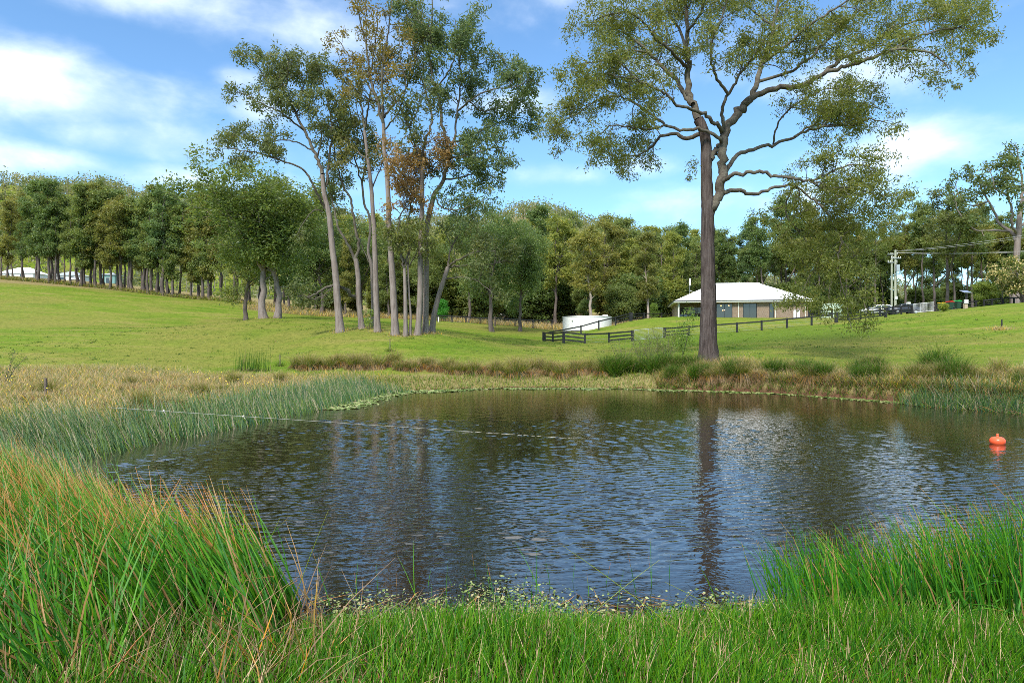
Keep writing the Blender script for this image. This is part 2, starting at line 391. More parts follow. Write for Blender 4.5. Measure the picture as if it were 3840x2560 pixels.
def ground_material():
    m = bpy.data.materials.new('pasture'); m.use_nodes = True; k = NT(m.node_tree); b = k.n['Principled BSDF']
    pos = k.new('ShaderNodeNewGeometry').outputs['Position']
    dry, mud_dark, far = k.attr('dry'), k.attr('mud_dark'), k.attr('lush')
    n1 = k.noise(pos, .055, 4, .6); n2 = k.noise(k.scale(pos, .35, 1.0, 1.0, .2), .34, 5, .65, .4); n3 = k.noise(pos, 2.6, 4, .7); n4 = k.noise(k.scale(pos, .25, 1, 1), 9.0, 3, .7)
    g = k.ramp(n2, [(.30, (.070, .145, .010)), (.45, (.118, .182, .016)), (.56, (.165, .195, .030)), (.68, (.225, .20, .06))])
    g = k.mix(k.mapr(n1, .46, .62, 0, .7), g, (.195, .180, .044))
    g = k.mix(k.mapr(far, 0, 1), g, k.mix(n2, (.055, .130, .007), (.09, .16, .012)))
    g = k.mix(k.mapr(n3, .42, .68, 0, .6), g, (.055, .085, .010))
    g = k.mix(k.mapr(n4, .5, .75, 0, .5), g, (.19, .18, .055))
    d = k.ramp(n3, [(.3, (.13, .10, .040)), (.5, (.22, .18, .075)), (.75, (.28, .23, .11))])
    c = k.mix(k.math('MULTIPLY', k.mapr(k.math('ADD', dry, k.math('MULTIPLY', k.math('SUBTRACT', n2, .5), .5)), .25, .75), 1.0), g, d)
    mu = k.mix(n3, (.055, .032, .020), (.16, .075, .045))
    c = k.mix(k.mapr(k.math('ADD', mud_dark, k.math('MULTIPLY', k.math('SUBTRACT', n3, .5), .4)), .3, .7), c, mu)
    k.link(c, b.inputs['Base Color']); b.inputs['Roughness'].default_value = .95; b.inputs['Specular IOR Level'].default_value = .05
    bp = k.new('ShaderNodeBump'); bp.inputs['Strength'].default_value = .9; bp.inputs['Distance'].default_value = .07
    k.link(k.math('ADD', n3, k.math('MULTIPLY', n4, .7)), bp.inputs['Height']); k.link(bp.outputs[0], b.inputs['Normal'])
    return m
M['ground'] = ground_material()


def water_material():
    m = bpy.data.materials.new('pond_water'); m.use_nodes = True; k = NT(m.node_tree); b = k.n['Principled BSDF']
    pos = k.new('ShaderNodeNewGeometry').outputs['Position']
    b.inputs['IOR'].default_value = 2.1; b.inputs['Specular Tint'].default_value = (1.0, .95, .87, 1); b.inputs['Roughness'].default_value = .015
    c = k.mix(k.noise(pos, .2, 2), (.010, .0085, .005), (.016, .0125, .006)); k.link(c, b.inputs['Base Color'])
    f = k.noise(k.scale(pos, .6, 1, 1, .1), 22, 1, .4)
    bp = k.new('ShaderNodeBump'); bp.inputs['Distance'].default_value = .006; bp.inputs['Strength'].default_value = .35
    k.link(f, bp.inputs['Height']); k.link(bp.outputs[0], b.inputs['Normal'])
    return m
M['water'] = water_material()

# ------------------------------------------------------------------ terrain
SHORE = np.array([(-2.0, 5.75), (-3.5, 6.5), (-5.2, 8.0), (-6.9, 9.9), (-8.8, 11.6), (-10.1, 13.2), (-9.9, 15.2), (-9.6, 18), (-8.9, 21.5), (-8.5, 25), (-8.0, 29), (-7.6, 33),
                  (-6.4, 35.6), (-3.4, 37.2), (0, 38.6), (4.9, 38.3), (8.4, 37.2), (12.6, 34.8), (15.9, 29.9), (17.3, 26.6), (18.3, 24.9), (20.6, 21), (21.5, 15), (18, 9), (11, 6.6), (5, 6.0), (2.2, 5.9), (0, 5.8)])
SHORE = smooth_line(np.vstack([SHORE, SHORE[:1]]), 100)[:-1]


def shore_dist(x, y):
    """signed distance to the shoreline, positive on land"""
    x = np.asarray(x, float); y = np.asarray(y, float); shp = x.shape; qa = np.stack([x.ravel(), y.ravel()], 1)
    lo, hi = SHORE.min(0), SHORE.max(0); far = np.linalg.norm(np.maximum(np.maximum(lo - qa, qa - hi), 0), axis=1)
    near_ = far < 7; q = qa[near_]
    best = np.full(len(q), 1e9); ins = np.zeros(len(q), bool)
    A = SHORE; B = np.roll(SHORE, -1, 0)
    for a, b in zip(A, B):
        d = b - a; u = np.clip(((q - a) @ d) / (d @ d), 0, 1); e = q - a - u[:, None] * d
        best = np.minimum(best, (e ** 2).sum(1))
        c = ((a[1] > q[:, 1]) != (b[1] > q[:, 1])) & (q[:, 0] < (b[0] - a[0]) * (q[:, 1] - a[1]) / (b[1] - a[1] + 1e-12) + a[0])
        ins ^= c
    far[near_] = np.sqrt(best) * np.where(ins, -1, 1)
    return far.reshape(shp)

# sight points that fix the lie of the land: (column, row, metres away)
CTRL = [(0, 372, 36), (0, 352, 47), (0, 333, 60), (0, 315, 78), (0, 297, 95), (0, 280, 112), (-250, 372, 40), (-250, 330, 70), (-250, 272, 110), (-500, 372, 40), (-500, 270, 110),
        (100, 372, 37), (100, 350, 50), (100, 325, 74), (100, 305, 93), (100, 289, 110), (200, 374, 38), (200, 352, 50), (200, 328, 74), (200, 300, 108), (218, 301, 107),
        (290, 375, 39), (290, 345, 53), (290, 312, 104), (264, 318.5, 68), (277, 318.5, 68), (340, 331, 54), (361, 329, 56), (378, 332.4, 54), (395, 336, 52), (417, 335, 52), (431, 332.5, 54),
        (400, 365, 42), (400, 352, 46), (340, 316, 102), (435, 321, 98), (492, 325, 96), (470, 340, 62), (512, 362, 44), (512, 350, 52), (512, 338, 66), (512, 327, 94),
        (543.5, 341.8, 75), (564, 343.8, 66), (585, 343.8, 66), (609, 342.5, 70), (632, 341.3, 71), (665, 338.4, 73), (689, 336, 75), (737, 332.8, 75.5), (761.6, 331, 76), (787, 328, 76), (811.6, 325.7, 77), (836, 323, 78),
        (581, 334.6, 84), (599, 330, 86), (615.5, 325.7, 88), (630, 321, 91), (644, 319.5, 95), (661.5, 319.2, 98), (575, 332, 92), (600, 331, 97), (560, 331, 100), (540, 329, 96),
        (680, 319.6, 87), (720, 319.0, 87), (760, 318.4, 87), (800, 318.0, 87), (700, 323.3, 102), (780, 322.6, 102), (740, 323.3, 108), (830, 318, 90), (860, 317, 92), (886, 318, 84), (901, 314.7, 90), (912, 313.6, 92), (870, 315.5, 108), (895, 314.5, 108),
        (600, 352, 50), (600, 362, 44), (660, 352, 50), (708, 361.5, 40), (760, 350, 48), (800, 340, 58), (850, 330, 66), (885, 322, 72), (917, 315.5, 78), (949, 311, 79), (1000, 304.5, 80), (1024, 302.5, 80), (985, 311, 70), (1100, 300, 80),
        (1002, 329, 58), (930, 340, 54), (930, 358, 40), (1000, 345, 46), (1000, 362, 34), (1000, 375, 29), (870, 365, 38), (1150, 330, 50), (1150, 365, 32), (1400, 330, 50), (1300, 300, 80),
        (940, 311.5, 92), (1000, 308, 95), (1100, 304, 95), (930, 312, 125), (1024, 309, 125), (1250, 306, 125), (820, 314, 125), (700, 316, 125), (600, 320, 125),
        (0, 275, 150), (65, 281, 150), (130, 290, 150), (200, 298, 150), (300, 309, 150), (450, 319, 150), (512, 321, 150), (-300, 268, 150),
        (0, 276, 260), (65, 279.6, 260), (110, 281.5, 260), (200, 292, 260), (300, 300, 260), (455, 310, 240), (512, 312, 240), (700, 312, 240), (900, 312, 240), (1100, 312, 240), (-300, 268, 260), (1400, 310, 240)]
CXY = np.array([P(*c) for c in CTRL])
near = []
for i in range(0, len(SHORE), 4):
    q = SHORE[i]; nb = SHORE[(i + 1) % len(SHORE)] - SHORE[i - 1]; nb /= np.linalg.norm(nb)
    for s in (1, -1):
        r = q + 2.0 * s * np.array([-nb[1], nb[0]])
        if shore_dist(r[0], r[1]) > 1.0:
            z = 0.42
            if r[0] > 9 and r[1] > 20: z = 0.80
            elif r[1] < 9: z = 0.30
            near.append((r[0], r[1], z))
CXY = np.vstack([CXY, near, [(-4, 0, .75), (0, 0, .8), (4, 0, .8), (-10, 4, .7), (10, 2, .8), (-18, 12, .8), (-18, 22, .7), (-14, 28, .6), (-25, 0, .9), (25, 0, .9), (-30, 24, .9), (30, 10, 1.2), (28, 22, 1.5)]])


def tps_fit(X, z, lam):
    n = len(X); r = np.linalg.norm(X[:, None] - X[None], axis=2); K = r ** 2 * np.log(r + 1e-6)
    A = np.zeros((n + 3, n + 3)); A[:n, :n] = K + lam * np.eye(n); A[:n, n] = 1; A[:n, n + 1:] = X; A[n, :n] = 1; A[n + 1:, :n] = X.T
    return np.linalg.solve(A, np.concatenate([z, np.zeros(3)]))
TX = CXY[:, :2] / 50.0
TW = tps_fit(TX, CXY[:, 2], 2e-3)


def tps(x, y):
    q = np.stack([np.ravel(x), np.ravel(y)], 1) / 50.0; out = np.empty(len(q))
    for i in range(0, len(q), 20000):
        s = q[i:i + 20000]; r = np.linalg.norm(s[:, None] - TX[None], axis=2)
        out[i:i + 20000] = (r ** 2 * np.log(r + 1e-6)) @ TW[:-3] + TW[-3] + s @ TW[-2:]
    return out.reshape(np.shape(x))


def sstep(v, a, b):
    u = np.clip((np.asarray(v, float) - a) / (b - a), 0, 1); return u * u * (3 - 2 * u)
RX = np.array([-1600, -900, -600, -375, -300, -228, -155, -45, 20, 72, 100, 140, 290, 600, 1600.])
RZ = np.array([60, 88, 104, 110, 117, 108, 97, 87, 89, 88, 75, 50, 34, 40, 60.])


def ridge(x, y):
    r = np.interp(x, RX, RZ) + 5 * np.sin(x * .031 + 1) + 3 * np.sin(x * .083 + .4)
    s = sstep(y, 250, 520) * (1 - .45 * sstep(y, 560, 1100))
    return r * s + 4 * np.sin(x * .02 + y * .017) * sstep(y, 260, 340)


def ground_z(x, y):
    x = np.asarray(x, float); y = np.asarray(y, float)
    xc = np.clip(x, -190, 190); yc = np.clip(y, -10, 260)
    z = tps(xc, yc)
    z = np.maximum(z, .22)
    far = sstep(y, 235, 330)
    z = z * (1 - far) + np.minimum(z, 30) * far * .8
    z = np.maximum(z, ridge(x, y))
    d = shore_dist(x, y)
    cut = sstep(x, 7, 11) * sstep(y, 18, 22); zl = z * (sstep(d, -.1, 1.5) * (1 - cut) + sstep(d, .0, .45) * cut) + .02 + .05 * np.clip(d, 0, 1)
    # rough ground undulates a little
    zl = zl + sstep(d, .5, 3) * .035 * (np.sin(x * 1.7 + y * .6) * np.sin(y * 1.3 - x * .4))
    zw = -np.minimum(1.6, .35 * -np.minimum(d, 0)) - .03
    return np.where(d > 0, zl, zw)


def gz(x, y): return float(ground_z(np.array([x]), np.array([y]))[0])


def axis(fine_lo, fine_hi, step, lo, hi, grow=1.09):
    a = list(np.arange(fine_lo, fine_hi, step)); s = step; v = fine_lo; left = []
    while v > lo: s *= grow; v -= s; left.append(v)
    s = step; v = a[-1]
    while v < hi: s *= grow; v += s; a.append(v)
    return np.array(left[::-1] + a)


def build_terrain():
    xs = axis(-26, 28, .42, -2600, 2600, 1.075); ys = axis(0.5, 48, .42, -60, 3200, 1.035)
    X, Y = np.meshgrid(xs, ys); Z = ground_z(X, Y); nx, ny = len(xs), len(ys)
    i = np.arange(ny - 1)[:, None] * nx; j = np.arange(nx - 1)[None]
    F = np.stack([i + j, i + j + 1, i + nx + j + 1, i + nx + j], -1).reshape(-1, 4)
    d = shore_dist(X, Y)
    # rough, unmown ground: ring round the pond, wide on the west side, and beyond the paddock edge
    left = sstep(-X, 6, 9) * (1 - sstep(Y, 33, 39 - .0 * X))
    ring = 1 - sstep(d, 2.2, 4.5)
    back = sstep(Y, 96, 104) * (X > -40) * (X < 22)
    back2 = sstep(Y - (112 + .1 * X), 2, 6) * (X <= -40) + sstep(Y, 122, 130)
    dry = np.clip(np.maximum.reduce([left, ring * .75, back * .9, np.clip(back2, 0, 1) * .9 * (1 - .75 * sstep(Y, 235, 280))]), 0, 1)
    mud_dark = np.maximum((1 - sstep(d, .12, .4)) * .8, (Y < 7.5) * (np.abs(X) < 9) * .9)  # mud at the waterline; near bank ground between rushes darkened too
    lush = sstep(X, 8, 14) * sstep(Y, 50, 62) * (1 - sstep(Y, 74, 82)) * (1 - sstep(X, 30, 40)) * .7
    o = mesh('terrain', np.stack([X, Y, Z], -1).reshape(-1, 3), F, M['ground'], None, {'dry': dry.ravel(), 'mud_dark': mud_dark.ravel(), 'lush': lush.ravel()}, True)
    tag(o, 'green mown paddock sloping up from the pond to the wooded hills', 'ground', kind='structure')
build_terrain()


def wave_height(X, Y, amp):
    """short-crested wind chop: many small wave trains spread about the wind direction"""
    r = np.random.default_rng(91); h = np.zeros_like(X)
    px_, py_ = X + .5 * np.sin(Y * .55 + 1) + .25 * np.sin(X * .9), Y + .22 * np.sin(X * .7) + .12 * np.sin(X * 1.9 + Y * .8)
    for i in range(46):
        lam = .10 * (2.3 ** r.uniform(0, 1)); a = math.radians(98 + r.normal() * 21); k = 2 * np.pi / lam
        h += np.sin(k * (px_ * math.cos(a) + py_ * math.sin(a)) + r.uniform(0, 6.28)) * lam ** 1.15
    return h * .0068 * amp


def build_water():
    xs = np.arange(-11.5, 22.5, .072); ys = np.concatenate([np.arange(5.2, 13, .04), np.arange(13, 22, .055), np.arange(22, 40.4, .16)]); X, Y = np.meshgrid(xs, ys); nx = len(xs)
    d = shore_dist(X, Y)
    i = np.arange(len(ys) - 1)[:, None] * nx; j = np.arange(nx - 1)[None]
    F = np.stack([i + j, i + j + 1, i + nx + j + 1, i + nx + j], -1).reshape(-1, 4)
    keep = (d.ravel()[F] < .25).any(1)
    # wind reaches the open middle of the pond; the lee of the far bank and the sheltered right side lie smooth
    gust = .5 + .5 * np.sin(X * .31 + 1.2 + .8 * np.sin(Y * .21)) * np.sin(Y * .27 + .6 * np.sin(X * .35))
    amp = (.05 + .95 * sstep(-d, .3, 3.2) * (1 - .93 * sstep(Y + .25 * np.maximum(X, 0), 20, 29))) * (1 - .6 * sstep(X, 7.5, 11.5)) * (.72 + .42 * gust)
    Z = wave_height(X, Y, amp)
    used = np.unique(F[keep]); remap = np.zeros(X.size, np.int64); remap[used] = np.arange(len(used))
    o = mesh('pond_water', np.stack([X, Y, Z], -1).reshape(-1, 3)[used], remap[F[keep]], M['water'], None, None, True)
    tag(o, 'dark rippled water of the farm pond', 'water', kind='structure')
build_water()

# ------------------------------------------------------------------ vegetation builders
def unit(v): return v / (np.linalg.norm(v, axis=-1, keepdims=True) + 1e-9)


def spawn(r, pts, rad, n, tmin, lmin, lmax, up=.25, out=1.0, K=5, wander=.28, fwd=.5, rk=.55):
    """n children per branch; pts (B,K0,3)"""
    B, K0, _ = pts.shape
    t = r.uniform(tmin, 1.0, (B, n)) * (K0 - 1); i = np.minimum(t.astype(int), K0 - 2); u = (t - i)[..., None]; b = np.arange(B)[:, None]
    p = pts[b, i] * (1 - u) + pts[b, i + 1] * u; tan = unit(pts[b, i + 1] - pts[b, i])
    r0 = (rad[b, i] * (1 - u[..., 0]) + rad[b, i + 1] * u[..., 0])
    d = unit(r.normal(size=(B, n, 3))); d = unit(d - (d * tan).sum(-1, keepdims=True) * tan)
    d = unit(d * out + tan * fwd + np.array([0, 0, up]))
    L = r.uniform(lmin, lmax, (B, n, 1)) * (1.12 - .45 * (t / (K0 - 1)))[..., None]
    out_p = [p]; cur = p
    for s in range(K - 1):
        d = unit(d + r.normal(size=d.shape) * wander + np.array([0, 0, up * .25])); cur = cur + d * L / (K - 1); out_p.append(cur)
    Q = np.stack(out_p, 2).reshape(B * n, K, 3); R = (np.minimum(r0 * rk, .04 * L[..., 0] * .5 + .005))[..., None] * np.linspace(1, .3, K)
    return Q, R.reshape(B * n, K)


def leaf_cloud(r, tw, n, sig, L, W, droop=.55, tmin=.35, flat=.75, tint=.5):
    """leaves hung about each twig; returns verts, quads, rnd"""
    B, K, _ = tw.shape
    t = r.uniform(tmin, 1.08, (B, n)) * (K - 1); i = np.minimum(t.astype(int), K - 2); u = (t - i)[..., None]; b = np.arange(B)[:, None]
    c = tw[b, i] * (1 - u) + tw[b, i + 1] * u
    c = c + r.normal(size=c.shape) * sig * np.array([1, 1, flat]); c = c.reshape(-1, 3)
    rn = np.clip(np.repeat(r.uniform(0, 1, B), n) * tint + r.uniform(0, 1, B * n) * (1 - tint), 0, 1)
    return leaf_quads(r, c, rn, L, W, droop)


def leaf_quads(r, c, rn, L, W, droop):
    N = len(c); d = unit(unit(r.normal(size=(N, 3))) + np.array([0, 0, -droop])); s = unit(np.cross(d, r.normal(size=(N, 3))))
    l = L * r.uniform(.6, 1.3, (N, 1)); w = W * r.uniform(.7, 1.25, (N, 1))
    V = np.stack([c, c + d * l * .45 + s * w * .5, c + d * l, c + d * l * .45 - s * w * .5], 1).reshape(-1, 3)
    return V, np.arange(N * 4).reshape(N, 4), np.repeat(rn, 4)


class Foliage:
    def __init__(s): s.V = []; s.F = []; s.R = []; s.n = 0
    def add(s, V, F, R): s.V.append(V); s.F.append(F + s.n); s.R.append(R); s.n += len(V)
    def build(s, name, mat, parent, tint=None):
        o = mesh(name, np.vstack(s.V), np.vstack(s.F), mat, parent, {'rnd': np.concatenate(s.R)})
        o['kind'] = 'stuff'
        if tint: o.color = (*tint, 1)
        return o


def limb_mesh(line, rad, S, fluted=0.0, seed=0):
    """one limb: tube with optional fissured, fluted surface"""
    V, F, t = tubes(line[None], rad[None], S)
    if fluted:
        K = len(line); Vr = V.reshape(K, S, 3); rr = np.random.default_rng(seed)
        ph = rr.uniform(.0, 1.0, S); g = np.where(np.arange(S) % 2 == 0, 1 + fluted, 1 - fluted) + (ph - .5) * fluted
        kk = 1 + rr.normal(size=(K, S)) * fluted * .45
        Vr = line[:, None] + (Vr - line[:, None]) * (g[None, :, None] * kk[..., None]); V = Vr.reshape(-1, 3)
    return V, F


def traced_tree(name, label, Y0, limbs, cat='tree', group=None, bark='bark_grey', bark2=None, leaf='leaf', tint=(1, 1, 1), seed=1, base=None, den=1.2, l1=(1.0, 2.6), l2=(.5, 1.2), nleaf=34, n2=4,
                L=.26, W=.075, sig=.26, up=.2, extra=None, S0=16, fluted=0.05, droop=.55):
    """limbs: (points [(px,py,dY)], width at start px, width at end px, leafy 0..1, first leafy t)"""
    r = np.random.default_rng(seed)
    lines = []
    for pts, w0, w1, leafy, tm in limbs:
        q = np.array([P(x, y, Y0 + dy) for x, y, dy in pts]); n = max(6, int(len(pts) * 4)); ln = smooth_line(q, n)
        m = Y0 / FPX; rad = np.linspace(w0, w1, n) * m * .5
        lines.append((ln, rad, leafy, tm))
    b = lines[0][0][0]
    ln0, rad0 = lines[0][0], lines[0][1]
    h = np.linalg.norm(ln0 - ln0[0], axis=1); rad0 *= 1 + .42 * np.exp(-h / (rad0[0] * 1.7))
    g = gz(b[0], b[1]); ln0[0, 2] = g - .15
    root = empty(name, (b[0], b[1], g)); tag(root, label, cat, group)
    org = np.array([b[0], b[1], g])
    fol, tw = Foliage(), MB()
    for k, (ln, rad, leafy, tm) in enumerate(lines):
        ln = ln - org
        S = S0 if k == 0 else max(6, min(12, int(S0 * .6)))
        if k: ln[1:-1] += r.normal(size=(len(ln) - 2, 3)) * (rad[1:-1, None] * .25 + .02)
        V, F = limb_mesh(ln, rad, S, fluted if k == 0 else 0, seed + k)
        o = mesh('trunk' if k == 0 else 'limb', V, F, M[bark if (k == 0 or bark2 is None) else bark2], root, None, True)
        if leafy <= 0: continue
        length = np.linalg.norm(np.diff(ln, axis=0), axis=1).sum()
        n1 = max(2, int(length * den * leafy))
        A, Ra = spawn(r, ln[None], rad[None], n1, tm, *l1, up=up)
        # the limb's own end carries leaves too
        B_, Rb = spawn(r, A, Ra, n2, .35, *l2, up=up * .6, K=4)
        for q, rr_ in ((A, Ra), (B_, Rb)):
            v, f, _ = tubes(q, rr_, 4 if q is A else 3); tw.add(v, f)
        fol.add(*leaf_cloud(r, B_, nleaf, sig, L, W, droop, .55)); fol.add(*leaf_cloud(r, A, nleaf // 3, sig * .9, L, W, droop, .8))
    if extra: extra(r, fol, tw, org)
    if tw.n: tw.build('twigs', M[bark2 or bark], root, False, 'stuff')
    if fol.n: fol.build('crown', M[leaf], root, tint)
    return root


PROTO = {}


def proto_tree(key, seed, h=18.0, r0=.22, cs=.35, cw=3.6, nl=22, bark='bark_far', top=1.0, nleaf=17, sig=.27, L=.36, W=.145, fork=0, shape='oval', lean=.03, n1=5, n2=4):
    """a generic gum of height h, meshes kept for copies: returns (trunk mesh, crown mesh)"""
    r = np.random.default_rng(seed); K = 16
    z = np.linspace(0, h * .94, K); wx = np.cumsum(r.normal(size=K) * .10) + z * r.normal() * lean; wy = np.cumsum(r.normal(size=K) * .10) + z * r.normal() * lean
    tr = np.stack([wx - wx[0], wy - wy[0], z], 1); rad = r0 * (1 - .86 * (z / z[-1]) ** .9) * (1 + .4 * np.exp(-z / .5))
    tr[0, 2] = -.3
    mb = MB(); fol = Foliage()
    mb.add(*tubes(tr[None], rad[None], 9)[:2])
    stems = [(tr, rad)]
    for f in range(fork):
        i0 = r.integers(4, 8); d = unit(np.array([r.normal(), r.normal(), 2.6])); n = K - i0
        st = tr[i0] + d * np.linspace(0, (h * .9 - z[i0]) * r.uniform(.75, 1.0), n)[:, None] + np.cumsum(r.normal(size=(n, 3)) * .10, 0) * np.linspace(0, 1, n)[:, None]
        ra = np.linspace(rad[i0] * .75, .03, n); mb.add(*tubes(st[None], ra[None], 7)[:2]); stems.append((st, ra))
    tl = []
    for k in range(nl):
        st, ra = stems[k % len(stems)]
        tt = cs + (1 - cs) * ((k + r.uniform(0, 1)) / nl); zz = tt * h * .94
        i = int(np.clip(np.searchsorted(st[:, 2], zz), 1, len(st) - 1)); p = st[i]
        u = (tt - cs) / (1 - cs)
        prof = {'oval': math.sin(math.pi * min(1, .16 + .78 * u)) ** .7, 'top': (.35 + .65 * u) * (1 - .55 * max(0, u - .7) / .3), 'cone': 1.0 - .75 * u, 'low': .55 + .45 * math.sin(math.pi * u)}[shape]
        a = k * 2.399 + r.uniform(-.5, .5); e = math.radians(r.uniform(15, 55)); ln_ = cw * prof * r.uniform(.65, 1.15)
        d = np.array([math.cos(a) * math.cos(e), math.sin(a) * math.cos(e), math.sin(e)]); pts = [p]
        for s in range(5): d = unit(d + r.normal(size=3) * .2 + np.array([0, 0, .05])); pts.append(pts[-1] + d * ln_ / 5)
        q = np.array(pts); rr_ = np.linspace(min(ra[i] * .6, .09), .015, 6); mb.add(*tubes(q[None], rr_[None], 5)[:2]); tl.append(q)
    T = np.array(tl)
    A, Ra = spawn(r, T, np.full(T.shape[:2], .03), n1, .3, .7 * cw / 3, 1.7 * cw / 3, up=.25)
    B_, Rb = spawn(r, A, Ra, n2, .3, .4 * cw / 3, 1.0 * cw / 3, up=.12, K=4)
    mb.add(*tubes(A, Ra, 3)[:2])
    fol.add(*leaf_cloud(r, B_, nleaf, sig, L, W, .45, tint=.55)); fol.add(*leaf_cloud(r, A, nleaf // 2, sig, L, W, .45, tint=.55))
    t = mb.build('trunk', M[bark], None, True); c = fol.build('crown', M['leaf'], None)
    zz = np.concatenate([v[:, 2] for v in fol.V]); PROTO[key] = (t.data, c.data, float(np.percentile(zz, 99.7)))
    for o in (t, c): bpy.data.objects.remove(o)


def tree_at(key, px, Y, top, label, group=None, tint=(1, 1, 1), wide=1.0, rz=None, name='gum_tree', bark=None, cat='tree'):
    td, cd, h = PROTO[key]; x = (px - CX) / FPX * Y; z = gz(x, Y)
    ht = (H + (HY - top) / FPX * Y) - z; s = ht / h
    root = empty(name, (x, Y, z), random.uniform(0, 6.28) if rz is None else rz); root.scale = (s * wide, s * wide, s)
    tag(root, label, cat, group)
    for nm, d in (('trunk', td), ('crown', cd)):
        o = bpy.data.objects.new(nm, d); col.objects.link(o); o.parent = root
        if nm == 'crown': o.color = (*tint, 1); o['kind'] = 'stuff'
        elif bark:
            o.material_slots[0].link = 'OBJECT'; o.material_slots[0].material = M[bark]
    return root


def blades(r, xy, hmin, hmax, rad, lean=(0, 0), leanvar=.15, bend=.15, K=4, S=3, zoff=-.03, hfun=None, tip=.12, z=None, broken=.07):
    """upright stems; xy (N,2). returns verts, quads, t, rnd"""
    N = len(xy); z0 = (ground_z(xy[:, 0], xy[:, 1]) if z is None else z) + zoff
    z0 = np.maximum(z0, -.35)
    hh = r.uniform(hmin, hmax, N) * (1 if hfun is None else hfun)
    d = np.stack([lean[0] + r.normal(size=N) * leanvar, lean[1] + r.normal(size=N) * leanvar, np.ones(N)], 1)
    s = np.linspace(0, 1, K)
    bd = np.stack([r.normal(size=N) * bend + lean[0] * .5, r.normal(size=N) * bend + lean[1] * .5, np.zeros(N)], 1)
    brk = r.uniform(0, 1, N) < broken; a_ = r.uniform(0, 6.28, N); bd[brk] += np.stack([np.cos(a_) * .55, np.sin(a_) * .55, -.55 + 0 * a_], 1)[brk]
    base = np.stack([xy[:, 0], xy[:, 1], z0], 1)
    pts = base[:, None] + hh[:, None, None] * (unit(d)[:, None] * s[None, :, None] + bd[:, None] * (s ** 2)[None, :, None])
    ra = (rad * r.uniform(.7, 1.25, (N, 1))) * (1 - (1 - tip) * s[None] ** 2.5)
    V, F, t = tubes(pts, ra, S); rn = np.repeat(r.uniform(0, 1, N), K * S)
    return V, F, t, rn


def ribbons(r, xy, hmin, hmax, w, lean=(0, 0), leanvar=.25, bend=.3, K=4, zoff=-.02, hfun=None, z=None):
    """grass leaves: tapering bent strips"""
    N = len(xy); z0 = (ground_z(xy[:, 0], xy[:, 1]) if z is None else z) + zoff
    hh = r.uniform(hmin, hmax, N) * (1 if hfun is None else hfun); s = np.linspace(0, 1, K)
    d = unit(np.stack([lean[0] + r.normal(size=N) * leanvar, lean[1] + r.normal(size=N) * leanvar, np.ones(N)], 1))
    bd = np.stack([r.normal(size=N) * bend + lean[0] * .5, r.normal(size=N) * bend, -np.abs(r.normal(size=N)) * bend * .6], 1)
    pts = np.stack([xy[:, 0], xy[:, 1], z0], 1)[:, None] + hh[:, None, None] * (d[:, None] * s[None, :, None] + bd[:, None] * (s ** 2)[None, :, None])
    a = r.uniform(0, np.pi, N); sd_ = np.stack([np.cos(a), np.sin(a), 0 * a], 1)[:, None] * (w * r.uniform(.6, 1.3, (N, 1)) * (1 - .85 * s[None] ** 1.5))[..., None] * .5
    V = np.stack([pts - sd_, pts + sd_], 2).reshape(-1, 3)
    b = (np.arange(N) * K * 2)[:, None]; i = (np.arange(K - 1) * 2)[None]
    F = np.stack([b + i, b + i + 1, b + i + 3, b + i + 2], -1).reshape(-1, 4)
    return V, F, np.broadcast_to(np.repeat(s, 2)[None], (N, K * 2)).ravel(), np.repeat(r.uniform(0, 1, N), K * 2)


def stuff(name, mat, label, cat, parts, parent=None):
    mb = MB()
    for V, F, t, rn in parts: mb.add(V, F, t=t, rnd=rn)
    o = mb.build(name, M[mat], parent, False)
    return tag(o, label, cat, kind='stuff')


def scatter(r, n, x0, x1, y0, y1, f=None):
    q = np.stack([r.uniform(x0, x1, n), r.uniform(y0, y1, n)], 1)
    return q if f is None else q[f(q[:, 0], q[:, 1], r)]

# ------------------------------------------------------------------ the big gum on the far bank
def Z5(*pts): return [(533.3 + .2086 * p[0], .2086 * p[1], (p[2] if len(p) > 2 else 0.0)) for p in pts]
def Z2(*pts): return [(186.7 + .1587 * p[0], .1587 * p[1], (p[2] if len(p) > 2 else 0.0)) for p in pts]
def Z3(*pts): return [(240 + .11338 * p[0], 213.3 + .11338 * p[1], (p[2] if len(p) > 2 else 0.0)) for p in pts]


